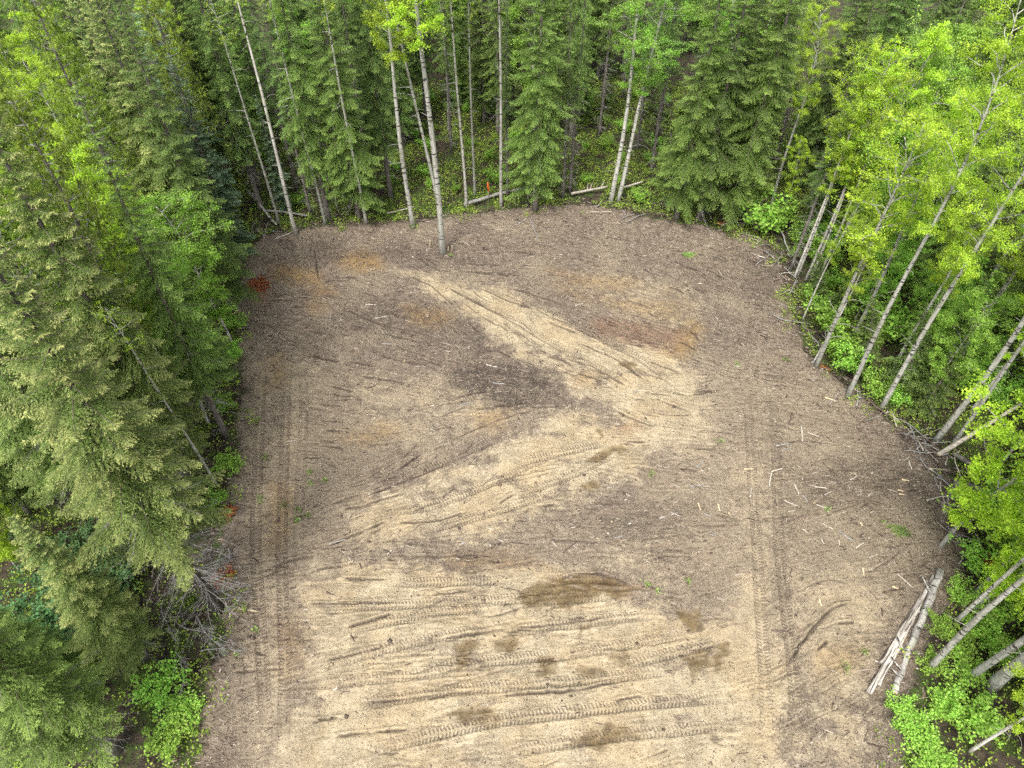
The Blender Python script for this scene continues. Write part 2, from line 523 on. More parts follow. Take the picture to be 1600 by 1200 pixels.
RED = [(0.6, [(918, 500), (960, 495), (1030, 510), (1072, 520), (1050, 545), (1000, 545), (940, 528)]), (0.8, [(400, 440), (425, 455), (415, 475), (398, 470)]),
       (0.8, [(880, 905), (930, 900), (990, 915), (980, 928), (900, 918)]), (0.8, [(960, 670), (1000, 655), (1005, 670), (985, 676)])]
WET = [(1.0, [(905, 757), (925, 749), (944, 751), (940, 762), (922, 767)]), (1.00, [(910, 722), (935, 708), (960, 698), (982, 698), (975, 708), (950, 716), (930, 728)]),
       (1.0, [(800, 932), (850, 905), (900, 893), (960, 902), (998, 918), (965, 938), (925, 936), (900, 950), (860, 942), (820, 952)]), (1.00, [(1060, 955), (1090, 950), (1095, 985), (1075, 990)]),
       (1.0, [(708, 1003), (735, 998), (750, 1005), (735, 1040), (720, 1045)]), (1.00, [(760, 1000), (800, 992), (820, 1000), (805, 1022), (770, 1015)]),
       (1.00, [(840, 1035), (875, 1030), (870, 1060), (842, 1065)]), (1.00, [(1070, 1020), (1110, 1018), (1125, 1040), (1080, 1052)]),
       (1.00, [(1115, 1005), (1135, 1005), (1135, 1045), (1120, 1050)]), (0.85, [(900, 978), (925, 972), (930, 990), (905, 998)]),
       (0.95, [(955, 1015), (985, 1015), (985, 1030), (960, 1032)]), (0.85, [(935, 1030), (955, 1060), (900, 1050), (900, 1035)]),
       (0.95, [(690, 1115), (760, 1100), (790, 1120), (730, 1140)]), (0.95, [(880, 1150), (960, 1130), (1000, 1150), (930, 1175)]),
       (0.85, [(930, 665), (945, 668), (942, 680), (932, 678)]), (0.45, [(1045, 440), (1085, 470), (1090, 500), (1060, 505), (1020, 470)]),
       (0.85, [(970, 560), (990, 565), (985, 578), (968, 575)])]
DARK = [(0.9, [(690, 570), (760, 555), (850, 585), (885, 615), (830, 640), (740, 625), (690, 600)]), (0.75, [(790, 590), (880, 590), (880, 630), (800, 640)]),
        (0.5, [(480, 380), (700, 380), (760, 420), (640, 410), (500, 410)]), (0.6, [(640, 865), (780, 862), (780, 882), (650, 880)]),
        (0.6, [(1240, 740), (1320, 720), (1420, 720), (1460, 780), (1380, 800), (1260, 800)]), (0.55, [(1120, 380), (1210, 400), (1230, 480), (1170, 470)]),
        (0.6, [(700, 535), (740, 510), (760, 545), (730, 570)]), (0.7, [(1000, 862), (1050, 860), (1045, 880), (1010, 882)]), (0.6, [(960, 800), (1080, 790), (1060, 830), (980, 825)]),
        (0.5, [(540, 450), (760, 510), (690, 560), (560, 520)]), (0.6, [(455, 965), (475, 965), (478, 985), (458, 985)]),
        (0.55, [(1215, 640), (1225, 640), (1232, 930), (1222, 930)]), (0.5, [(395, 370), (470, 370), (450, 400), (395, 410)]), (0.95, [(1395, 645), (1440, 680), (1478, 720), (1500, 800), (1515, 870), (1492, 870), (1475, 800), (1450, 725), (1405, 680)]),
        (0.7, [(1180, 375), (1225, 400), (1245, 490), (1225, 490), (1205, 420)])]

FUR = [[(490, 385), (497, 435)], [(515, 465), (545, 485), (615, 515)], [(545, 506), (570, 512)], [(487, 516), (525, 525)],
       [(487, 551), (500, 560), (535, 564)], [(545, 562), (600, 575)], [(587, 551), (635, 566), (677, 574)], [(615, 537), (645, 552), (672, 556)],
       [(515, 601), (555, 611)], [(516, 614), (555, 619)], [(672, 445), (710, 477)], [(700, 450), (760, 480)], [(567, 455), (590, 462)],
       [(597, 485), (627, 492)], [(730, 505), (752, 520)], [(417, 455), (460, 462), (500, 466)], [(415, 470), (460, 467)], [(505, 438), (545, 436)],
       [(650, 400), (685, 422), (710, 425)], [(735, 426), (800, 431)], [(752, 397), (814, 394), (847, 402)], [(720, 413), (785, 415)],
       [(720, 424), (814, 431)], [(785, 447), (856, 468), (947, 499), (973, 509)], [(749, 450), (791, 470), (840, 486)],
       [(720, 460), (762, 483), (808, 502)], [(973, 486), (1071, 515)], [(996, 500), (1064, 516)], [(804, 515), (830, 535)],
       [(902, 584), (944, 597)], [(931, 577), (980, 603)], [(967, 564), (1006, 593)], [(1022, 541), (1055, 551)], [(983, 538), (1012, 541)],
       [(1003, 613), (1055, 618)], [(1074, 618), (1116, 611)], [(1012, 564), (1061, 582)], [(1061, 532), (1090, 548)],
       [(1045, 389), (1110, 398), (1142, 411)], [(1032, 398), (1100, 424)], [(1103, 418), (1139, 437)], [(536, 796), (569, 793), (596, 780), (635, 771)],
       [(566, 780), (624, 755), (709, 719)], [(621, 735), (660, 708)], [(643, 799), (690, 780)], [(618, 817), (657, 817), (695, 810), (734, 796)],
       [(514, 854), (552, 837), (607, 815)], [(497, 689), (522, 691)], [(497, 697), (539, 701)], [(508, 671), (547, 676)], [(500, 656), (525, 658)],
       [(497, 631), (536, 632)], [(690, 777), (712, 760)], [(489, 890), (527, 886), (567, 879)], [(607, 869), (783, 867)], [(535, 904), (607, 906)],
       [(475, 945), (579, 942), (627, 940)], [(504, 958), (556, 959), (599, 958)], [(541, 981), (584, 969), (616, 956)],
       [(507, 1031), (547, 1024), (602, 1008)], [(688, 998), (800, 982)], [(791, 984), (880, 974), (952, 962)], [(1079, 1017), (1119, 1010)],
       [(866, 908), (889, 898), (918, 895), (952, 898), (987, 915)], [(1257, 921), (1282, 905), (1308, 902), (1327, 911)],
       [(1235, 1035), (1251, 1006), (1273, 978), (1295, 952), (1330, 940)], [(1311, 972), (1336, 972)], [(1276, 1015), (1295, 1000)],
       [(960, 640), (1000, 660), (1025, 668)], [(985, 640), (1050, 650), (1090, 648)], [(1030, 625), (1085, 645)], [(980, 690), (1010, 690)],
       [(560, 585), (640, 600)], [(600, 520), (660, 535)], [(760, 540), (800, 560)], [(640, 430), (680, 450)], [(850, 500), (900, 520)],
       [(890, 530), (960, 560), (1010, 590)], [(840, 545), (900, 575)], [(720, 470), (760, 500), (800, 520)],
       [(840, 640), (780, 655), (700, 690)], [(740, 640), (830, 630)], [(560, 1100), (700, 1085)], [(760, 1090), (900, 1080), (1000, 1060)], [(520, 1150), (640, 1140)]]

TRK = [[(475, 952), (640, 944), (800, 936), (900, 925)], [(607, 910), (700, 909), (800, 905)], [(541, 985), (584, 974), (685, 956), (780, 950)],
       [(510, 1039), (613, 1010), (700, 993), (800, 975)], [(780, 1043), (952, 1011), (1096, 985)], [(791, 988), (952, 967), (1024, 960)],
       [(952, 1048), (1050, 1020), (1125, 1003)], [(800, 942), (900, 934), (967, 930)], [(852, 909), (895, 902), (965, 905)],
       [(563, 765), (635, 746), (772, 688), (830, 662)], [(585, 804), (671, 792), (800, 740), (900, 692)], [(780, 783), (906, 737), (981, 697)],
       [(640, 835), (760, 802), (900, 760)], [(809, 722), (952, 690)], [(410, 560), (405, 700), (400, 850), (410, 1050), (420, 1200)],
       [(448, 560), (445, 700), (440, 860), (445, 1050), (440, 1200)], [(472, 560), (475, 640), (466, 850), (470, 900)],
       [(1165, 600), (1180, 800), (1195, 1050), (1200, 1200)], [(1212, 650), (1217, 850), (1240, 1050), (1250, 1200)],
       [(800, 482), (950, 515), (1080, 548)], [(640, 1050), (800, 1030), (900, 1020)], [(500, 1110), (700, 1080), (900, 1065), (1100, 1040)],
       [(540, 1180), (760, 1130), (1000, 1100), (1180, 1085)], [(480, 1070), (640, 1055), (760, 1045)], [(690, 440), (800, 500), (900, 560), (1000, 620)],
       [(760, 445), (880, 500), (1000, 560), (1080, 620)], [(760, 1180), (950, 1150), (1180, 1130)]]


def axis(lo, hi, step, far, grow=1.22):
    mid = np.arange(lo, hi + step, step)
    a, s, left = lo, step, []
    while a > -far:
        s *= grow
        a -= s
        left.append(a)
    b, s, right = mid[-1], step, []
    while b < far:
        s *= grow
        b += s
        right.append(b)
    return np.array(left[::-1] + list(mid) + right)


GX = axis(-17.5, 23.0, 0.058, 400)
GY = axis(7.0, 49.5, 0.062, 400)
X, Y = np.meshgrid(GX, GY, indexing='ij')
wx = X + 2.4 * fbm(X, Y, 0.45, 11, 3) + 0.9 * fbm(X, Y, 2.3, 14, 3)
wy = Y + 2.4 * fbm(X, Y, 0.45, 21, 3) + 0.9 * fbm(X, Y, 2.3, 24, 3)
clear_sd = poly_sd(X + 0.8 * fbm(X, Y, 0.6, 31, 3), Y + 0.8 * fbm(X, Y, 0.6, 35, 3), CLEAR)


wx2 = X + 0.7 * fbm(X, Y, 0.9, 11, 3) + 0.5 * fbm(X, Y, 3.1, 14, 3)
wy2 = Y + 0.7 * fbm(X, Y, 0.9, 21, 3) + 0.5 * fbm(X, Y, 3.1, 24, 3)


def mask(polys, soft, small=False):
    m = np.zeros(X.shape)
    for w, p in polys:
        m = np.maximum(m, w * sstep(-soft, soft, poly_sd(wx2 if small else wx, wy2 if small else wy, PG(p))))
    return m


A_sand = mask(SAND, 1.6) * (1.0 - 0.45 * sstep(0.04, 0.24, fbm(X * 0.8, Y * 1.4, 0.9, 141, 4)))
A_tan = mask(TAN, 1.6)
A_rust = mask(RUST, 0.8, True)
A_red = mask(RED, 0.6, True)
A_wet = mask(WET, 0.30, True)
A_cut = np.zeros(X.shape)
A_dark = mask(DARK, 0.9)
A_clear = sstep(-0.7, 0.7, clear_sd)

hz = 0.30 * fbm(X, Y, 0.10, 41, 2) + 0.10 * fbm(X, Y, 0.5, 44, 3)
rough = (1 - 0.5 * np.clip(A_sand, 0, 1)) * A_clear
hz += rough * (0.10 * fbm(X, Y, 2.6, 51, 3) + 0.07 * fbm(X, Y, 7.0, 55, 2))
hz += (1 - A_clear) * (0.5 * fbm(X, Y, 0.35, 61, 4) + 0.18 * fbm(X, Y, 1.6, 66, 3))
# low berm of pushed debris round the edge, a little step down behind it
berm = np.exp(-((clear_sd - 0.2) / 0.9) ** 2) * (0.22 + 0.5 * fbm(X, Y, 0.7, 71, 3))
hz += np.clip(berm, -0.1, 0.5)
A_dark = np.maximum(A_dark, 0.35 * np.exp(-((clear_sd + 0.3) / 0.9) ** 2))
hz -= 0.03 * A_wet

U = np.zeros(X.shape)
Vv = np.zeros(X.shape)
Tm = np.zeros(X.shape)
rng = np.random.default_rng(5)


def resample(pts, step=0.25):
    pts = np.asarray(pts, float)
    seg = np.linalg.norm(np.diff(pts, axis=0), axis=1)
    cum = np.concatenate([[0], np.cumsum(seg)])
    n = max(2, int(cum[-1] / step) + 1)
    t = np.linspace(0, cum[-1], n)
    # smooth
    q = np.stack([np.interp(t, cum, pts[:, 0]), np.interp(t, cum, pts[:, 1])], 1)
    for _ in range(6):
        if n > 4:
            q[1:-1] = (q[:-2] + 2 * q[1:-1] + q[2:]) / 4
    return q


def stamp(pts, half, fn):
    """visit the grid round a path: fn(slice, signed distance across, distance along, 0..1 along)"""
    q = resample(pts)
    seg = np.linalg.norm(np.diff(q, axis=0), axis=1)
    cum = np.concatenate([[0], np.cumsum(seg)])
    lo, hi = q.min(0) - half, q.max(0) + half
    i0, i1 = np.searchsorted(GX, lo[0]), np.searchsorted(GX, hi[0])
    j0, j1 = np.searchsorted(GY, lo[1]), np.searchsorted(GY, hi[1])
    if i1 - i0 < 2 or j1 - j0 < 2:
        return
    sl = (slice(i0, i1), slice(j0, j1))
    x, y = X[sl], Y[sl]
    best = np.full(x.shape, 1e9)
    along = np.zeros(x.shape)
    side = np.zeros(x.shape)
    for k in range(len(q) - 1):
        a, b = q[k], q[k + 1]
        e = b - a
        L2 = e @ e + 1e-12
        t = np.clip(((x - a[0]) * e[0] + (y - a[1]) * e[1]) / L2, 0, 1)
        dx, dy = x - a[0] - t * e[0], y - a[1] - t * e[1]
        d = np.hypot(dx, dy)
        m = d < best
        best = np.where(m, d, best)
        along = np.where(m, cum[k] + t * seg[k], along)
        side = np.where(m, np.sign(e[0] * dy - e[1] * dx), side)
    fn(sl, best * side, along, along / cum[-1])


# tyre bands
for pts in TRK:
    tk = rng.uniform(0.6, 1.0)

    def f(sl, d, u, f01):
        w = 0.24
        m = sstep(w + 0.05, w - 0.05, np.abs(d)) * sstep(0, 0.22, f01) * sstep(1, 0.78, f01)
        take = m > 0.05
        m = m * tk
        U[sl] = np.where(take, u, U[sl])
        Vv[sl] = np.where(take, d, Vv[sl])
        Tm[sl] = np.maximum(Tm[sl] * np.where(take, 0.3, 1), m)
        hz[sl] += -0.035 * m + 0.03 * np.exp(-((np.abs(d) - w - 0.06) / 0.06) ** 2) * sstep(0, 0.2, f01) * sstep(1, 0.8, f01)
    stamp(PG(pts), 0.6, f)


def furrow(w, depth, dk):
    ph = rng.random() * 50

    def f(sl, d, u, f01):
        br = 0.35 + 1.3 * vnoise(u * 1.3 + ph, u * 0 + ph, 81)          # the cut comes and goes along its length
        env = np.clip(np.sin(np.pi * np.clip(f01, 0, 1)) * 2.2, 0, 1) * br
        dd = d + 0.035 * (vnoise(X[sl] * 2.5, Y[sl] * 2.5, 83) - 0.5) * 2
        cut = np.exp(-(dd / w) ** 2)
        hz[sl] += env * (-depth * cut + depth * 0.9 * np.exp(-((dd - 2.0 * w) / (1.2 * w)) ** 2))
        A_cut[sl] = np.maximum(A_cut[sl], np.clip(dk * env * np.exp(-(dd / (w * 0.85)) ** 2), 0, 1))
    return f


fw = [PG(p) for p in FUR]
for p in fw:
    stamp(p, 0.8, furrow(rng.uniform(0.044, 0.062), 0.08, rng.uniform(1.0, 1.7)))
# fainter scratches running the same way as the traced ones near them
mids = np.array([p.mean(0) for p in fw])
dirs = np.array([(p[-1] - p[0]) / np.linalg.norm(p[-1] - p[0]) for p in fw])
ang2 = 2 * np.arctan2(dirs[:, 1], dirs[:, 0])
cand = np.stack([rng.uniform(-16.5, 20.5, 2600), rng.uniform(8, 48, 2600)], 1)
cand = cand[poly_sd(cand[:, 0], cand[:, 1], CLEAR) > 0.7][:1250]
for q_, c in enumerate(cand):
    dd = ((mids - c) ** 2).sum(1)
    wgt = 1 / (dd + 0.6) ** 2
    a = 0.5 * math.atan2((wgt * np.sin(ang2)).sum(), (wgt * np.cos(ang2)).sum()) + rng.normal(0, 0.13)
    faint = q_ % 4 != 0
    L = rng.uniform(1.2, 5.0) if faint else rng.uniform(0.6, 2.6)
    bend = rng.normal(0, 0.04 if faint else 0.12)
    t = np.linspace(-0.5, 0.5, 5) * L
    dx, dy = math.cos(a), math.sin(a)
    pts = np.stack([c[0] + dx * t - dy * bend * t * t, c[1] + dy * t + dx * bend * t * t], 1)
    if faint:
        stamp(pts, 0.35, furrow(rng.uniform(0.035, 0.06), rng.uniform(0.02, 0.045), rng.uniform(0.22, 0.6)))
    else:
        stamp(pts, 0.4, furrow(rng.uniform(0.035, 0.06), rng.uniform(0.03, 0.07), rng.uniform(0.4, 1.05)))

nx, ny = X.shape
V = np.stack([X, Y, hz], -1).reshape(-1, 3)
ii, jj = np.meshgrid(np.arange(nx - 1), np.arange(ny - 1), indexing='ij')
a = ii * ny + jj
F = np.stack([a, a + ny, a + ny + 1, a + 1], -1).reshape(-1, 4)
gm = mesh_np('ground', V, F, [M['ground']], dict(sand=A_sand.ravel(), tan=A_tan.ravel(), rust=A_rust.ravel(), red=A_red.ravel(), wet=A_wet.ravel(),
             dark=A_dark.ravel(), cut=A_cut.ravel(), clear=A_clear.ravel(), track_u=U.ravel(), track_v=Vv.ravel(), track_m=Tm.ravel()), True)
link('ground', gm, kind='structure', label='cleared sandy ground with tyre tracks and chip mulch')


def gz(x, y):
    i = np.clip(np.searchsorted(GX, x), 1, nx - 1)
    j = np.clip(np.searchsorted(GY, y), 1, ny - 1)
    fx = (x - GX[i - 1]) / (GX[i] - GX[i - 1])
    fy = (y - GY[j - 1]) / (GY[j] - GY[j - 1])
    return (hz[i - 1, j - 1] * (1 - fx) + hz[i, j - 1] * fx) * (1 - fy) + (hz[i - 1, j] * (1 - fx) + hz[i, j] * fx) * fy


def in_clear(x, y):
    return float(poly_sd(np.array([x], float), np.array([y], float), CLEAR)[0])


# ------------------------------------------------------------------ trees
def tri_cloud(name, T, tint, rnd, mat):
    """T: (n,3,3) separate small triangles (needle sprays, half leaves)"""
    n = len(T)
    return mesh_np(name, T.reshape(-1, 3), np.arange(3 * n).reshape(-1, 3), [mat], dict(tint=np.repeat(tint, 3), rnd=np.repeat(rnd, 3)))


def spray(L, el, droop, up, rg, dens=1.0, hang=0.35, bare=0.12):
    """one conifer bough in its own frame (outward, sideways, up): triangles, how far out each is, the axis"""
    n = max(4, int(L / 0.075 * dens))
    s = np.concatenate([np.linspace(bare, 0.99, n), np.linspace(bare, 0.99, n) + 0.3 / n, [1.0]])
    side = np.concatenate([np.ones(n), -np.ones(n), [0.0]])
    s = np.clip(s + rg.normal(0, 0.012, len(s)), 0.02, 1.0)

    bend = rg.normal(0, 0.10)

    def ax(t):
        return np.stack([L * t, L * bend * t * t, L * (math.tan(el) * t - droop * t ** 1.7 + up * t ** 4)], -1)
    l = (0.10 + 0.42 * L * (1 - s) ** 0.8 * np.clip((s - bare) / 0.22 + 0.35, 0, 1)) * rg.uniform(0.6, 1.15, len(s))
    l = np.minimum(l, 0.85)
    ang = np.radians(62 - 26 * s + rg.normal(0, 8, len(s))) * side
    p0 = ax(s)
    slope = math.tan(el) - droop * 1.7 * s ** 0.7 + 4 * up * s ** 3
    T, q, m0 = [], [], []
    k = np.maximum(2, (l / 0.042 * dens).astype(int))
    idx = np.repeat(np.arange(len(s)), k)
    t = (np.concatenate([np.arange(a) for a in k]) + rg.random(len(idx))) / k[idx]
    sd2 = np.where(rg.random(len(idx)) < 0.5, 1, -1)
    tl = (0.075 + 0.09 * (1 - t)) * rg.uniform(0.6, 1.25, len(idx))
    an = ang[idx]
    hz_ = hang * l[idx]

    def tw(tt):
        return p0[idx] + np.stack([l[idx] * tt * np.cos(an), l[idx] * tt * np.sin(an), slope[idx] * l[idx] * tt * np.cos(an) * 0.6 - hz_ * tt ** 1.6], -1)
    b = tw(t)
    a2 = an + sd2 * np.radians(rg.uniform(20, 62, len(idx)))
    dz = -0.35 * hang + rg.normal(0, 0.28, len(idx)) - hz_ / l[idx] * 0.5 * t
    d = np.stack([np.cos(a2), np.sin(a2), dz], -1)
    d /= np.linalg.norm(d, axis=1, keepdims=True)
    e = b + d * tl[:, None]
    roll = rg.uniform(-0.9, 0.9, len(idx))
    pr = np.stack([-np.sin(a2) * np.cos(roll), np.cos(a2) * np.cos(roll), np.sin(roll)], -1)
    w = 0.019 * rg.uniform(0.8, 1.3, len(idx))[:, None]
    T1 = np.stack([b - pr * w, b + pr * w, e], 1)
    o1 = np.clip(s[idx] * 0.6 + t * 0.5, 0, 1)
    # the twigs themselves
    b2 = p0
    e2 = p0 + np.stack([l * np.cos(ang), l * np.sin(ang), slope * l * np.cos(ang) * 0.6 - hang * l], -1)
    pr2 = np.stack([-np.sin(ang), np.cos(ang), rg.normal(0, 0.3, len(s))], -1) * 0.016
    T2 = np.stack([b2 - pr2, b2 + pr2, e2], 1)
    return np.concatenate([T1, T2]), np.concatenate([o1, s * 0.7]), ax(np.linspace(0, 1, 6))


def rotz(A, a):
    c, s = math.cos(a), math.sin(a)
    R = np.array([[c, s, 0], [-s, c, 0], [0, 0, 1]])
    return A @ R


def trunk_path(H, rg, sway=0.12, n=22):
    t = np.linspace(0, 1, n)
    a, b, c, d = rg.normal(0, sway, 4)
    x = a * np.sin(t * 5 + b * 9) * t + c * t * t * 1.5
    y = b * np.sin(t * 4 + a * 9) * t + d * t * t * 1.5
    return np.stack([x, y, t * H], -1)


def trunk_mesh(name, path, r0, r1, mat, rg, sides=10, flare=0.35):
    n = len(path)
    t = np.linspace(0, 1, n)
    rad = r0 * (1 - t) ** 0.8 + r1
    rad *= 1 + flare * np.exp(-t * path[-1, 2] / 0.5) + rg.normal(0, 0.03, n)
    pth = path.copy()
    pth[0, 2] = -0.35
    b = MB()
    b.tube(pth, rad, sides)
    return b.build(name, mat)


def at_path(path, z):
    return np.array([np.interp(z, path[:, 2], path[:, 0]), np.interp(z, path[:, 2], path[:, 1]), z])


def make_conifer(H=22, cb=0.18, Lmax=2.4, step=0.36, per=5, droop=0.22, up=0.16, hang=0.35, seed=1, dens=1.0, tipk=0.5, r0=0.2, dead=40,
                 power=0.72, cones=False, bark='bark_spruce'):
    rg = np.random.default_rng(seed)
    path = trunk_path(H, rg)
    tm = trunk_mesh('trunk', path, r0, 0.012, M[bark], rg)
    T, ti, rn = [], [], []
    limbs = MB()
    z, k = H - 0.15, 0
    zb = cb * H
    lobe = rg.uniform(0.75, 1.2, 8)
    while z > zb:
        fr = (H - z) / (H - zb)
        for i in range(per):
            if rg.random() < 0.10:
                continue
            az = k * 2.39996 + rg.normal(0, 0.3)
            k += 1
            lb = lobe[int((az % (2 * math.pi)) / (2 * math.pi) * 8) % 8]
            L = Lmax * (fr ** power) * rg.uniform(0.6, 1.15) * lb
            if fr > 0.8:
                L *= 1 - 0.35 * (fr - 0.8) / 0.2
            L = max(0.18, L)
            el = math.radians(38 - 55 * min(1, fr * 1.6) + rg.normal(0, 6))
            S, o, axp = spray(L, el, droop, up, rg, dens, hang)
            base = at_path(path, z + rg.uniform(-0.12, 0.12))
            T.append(rotz(S.reshape(-1, 3), az).reshape(-1, 3, 3) + base)
            br = rg.uniform(0, 1)
            if cones:
                tn = np.clip((o - 0.42) * 2.2, 0, 1) * rg.uniform(0.5, 1.0) * np.clip(1.25 - fr * 0.8, 0, 1)
                tn = tn * (rg.random(len(o)) < 0.85)
            else:
                tn = np.clip((o - 0.45) * 2.0, 0, 1) * rg.uniform(0.3, 1.0) * tipk * 2
            ti.append(np.clip(tn, 0, 1))
            rn.append(np.clip(0.6 * rg.random(len(o)) + 0.4 * br, 0, 1))
            limbs.tube(rotz(axp, az) + base, np.linspace(0.012 + 0.008 * L, 0.004, 6), 3, False)
        z -= step * rg.uniform(0.8, 1.2)
    # dead grey branches below the live crown
    deadb = MB()
    for i in range(dead):
        zz = rg.uniform(0.05 * H, zb + 0.22 * (H - zb))
        az = rg.uniform(0, 2 * math.pi)
        L = Lmax * rg.uniform(0.25, 0.85)
        t = np.linspace(0, 1, 6)
        dr = rg.uniform(0.1, 0.5)
        wob = rg.normal(0, 0.03, (6, 3)) * L * t[:, None]
        pts = np.stack([L * t, 0 * t, -dr * L * t ** 1.4 + 0.1 * L * t ** 4], -1) + wob
        base = at_path(path, zz)
        deadb.tube(rotz(pts, az) + base, np.linspace(0.016, 0.004, 6), 3, False)
        for j in range(int(L / 0.16)):
            u = rg.uniform(0.25, 0.98)
            p0 = np.array([np.interp(u, t, pts[:, c]) for c in range(3)])
            ln = rg.uniform(0.15, 0.5) * (1.2 - u)
            d = np.array([rg.uniform(0.2, 0.9), rg.choice([-1, 1]) * rg.uniform(0.4, 1), rg.normal(-0.25, 0.3)])
            d /= np.linalg.norm(d)
            q = np.stack([p0, p0 + d * ln * 0.5 + [0, 0, -0.01], p0 + d * ln + [0, 0, -0.05]])
            deadb.tube(rotz(q, az) + base, [0.006, 0.005, 0.003], 3, False)
    cm = tri_cloud('crown', np.concatenate(T), np.concatenate(ti), np.concatenate(rn), M['spruce'])
    prt = [('trunk', tm), ('branches', limbs.build('branches', M['twig'])), ('crown', cm)]
    if dead:
        prt.append(('dead_branches', deadb.build('dead_branches', M['deadwood'])))
    return dict(H=H, parts=prt)


def leaf_tris(c, size, rg, flat=0.5):
    """leaves: each a kite of two triangles about its centre"""
    n = len(c)
    nrm = rg.normal(0, 1, (n, 3))
    nrm[:, 2] = np.abs(nrm[:, 2]) + flat
    nrm /= np.linalg.norm(nrm, axis=1, keepdims=True)
    h = rg.normal(0, 1, (n, 3))
    u = np.cross(nrm, h)
    u /= np.linalg.norm(u, axis=1, keepdims=True) + 1e-9
    v = np.cross(nrm, u)
    s = size * rg.uniform(0.7, 1.3, n)[:, None]
    a, b = c - u * s, c + u * s
    p, q = c + v * s * 0.72 + u * s * -0.15 + nrm * s * 0.18, c - v * s * 0.72 + u * s * -0.15 + nrm * s * 0.18
    return np.concatenate([np.stack([a, p, b], 1), np.stack([a, b, q], 1)])


def make_leafy(H=18, cb=0.45, Lmax=2.0, nb=36, seed=1, leaf=0.042, per=55, r0=0.13, bark='bark_aspen', rise=0.8, sway=0.36, twigs=9, low=6, spreadk=0.2, top=0.5):
    rg = np.random.default_rng(seed)
    path = trunk_path(H, rg, sway)
    tm = trunk_mesh('trunk', path, r0, 0.01, M[bark], rg, 9, 0.25)
    limbs = MB()
    C = []
    br_of = []
    zz = np.concatenate([np.linspace(cb * H, H * 0.985, nb)])
    for i, z in enumerate(zz):
        fr = (H - z) / (H - cb * H)
        L = Lmax * (0.30 + 0.9 * np.sin(math.pi * min(1, fr * 0.9 + 0.08)) ** 0.8) * rg.uniform(0.6, 1.15)
        az = i * 2.39996 + rg.normal(0, 0.4)
        rs = rise * rg.uniform(0.5, 1.3)
        t = np.linspace(0, 1, 6)
        pts = np.stack([L * t, L * rg.normal(0, 0.15) * t * t, L * (rs * t ** 0.8 - 0.25 * t * t)], -1)
        pts[1:-1] += rg.normal(0, 0.03, (4, 3)) * L
        pts = rotz(pts, az) + at_path(path, z)
        limbs.tube(pts, np.linspace(0.012 + 0.014 * L * 0.6, 0.005, 6), 4, False)
        for j in range(twigs):
            u = rg.uniform(0.2, 1.0) ** 0.8
            p0 = np.array([np.interp(u, t, pts[:, c]) for c in range(3)])
            d = rg.normal(0, 1, 3)
            d[2] = d[2] * 0.5 + 0.25
            d /= np.linalg.norm(d)
            ln = rg.uniform(0.25, 0.75) * (0.5 + 0.25 * L)
            p1 = p0 + d * ln
            limbs.tube(np.stack([p0, (p0 + p1) / 2 + rg.normal(0, 0.03, 3), p1]), [0.007, 0.005, 0.003], 3, False)
            m = int(per * rg.uniform(0.4, 1.3))
            w = rg.uniform(0.15, 1.1, m)[:, None]
            C.append(p0 + (p1 - p0) * w + rg.normal(0, spreadk, (m, 3)) * ln)
            br_of.append(np.full(m, rg.random()))
    # bare dead stubs low on the stem
    for i in range(low):
        z = rg.uniform(0.12 * H, cb * H)
        az = rg.uniform(0, 6.28)
        L = rg.uniform(0.3, 1.3)
        t = np.linspace(0, 1, 5)
        pts = np.stack([L * t, L * 0.15 * np.sin(t * 3), L * (0.5 * t - 0.5 * t * t)], -1)
        limbs.tube(rotz(pts, az) + at_path(path, z), np.linspace(0.016, 0.005, 5), 4, False)
    C = np.concatenate(C)
    br = np.concatenate(br_of)
    T = leaf_tris(C, leaf, rg)
    r = np.clip(0.5 * rg.random(len(C)) + 0.5 * br, 0, 1)
    tn = np.clip(rg.normal(0.35, 0.3, len(C)) + 0.5 * (br - 0.5), 0, 1)
    cm = tri_cloud('crown', T, np.tile(tn, 2), np.tile(r, 2), M['leaf_lime'])
    lm = limbs.build('branches', M[bark] if bark != 'bark_birch' else M['deadwood'])
    return dict(H=H, parts=[('trunk', tm), ('branches', lm), ('crown', cm)])


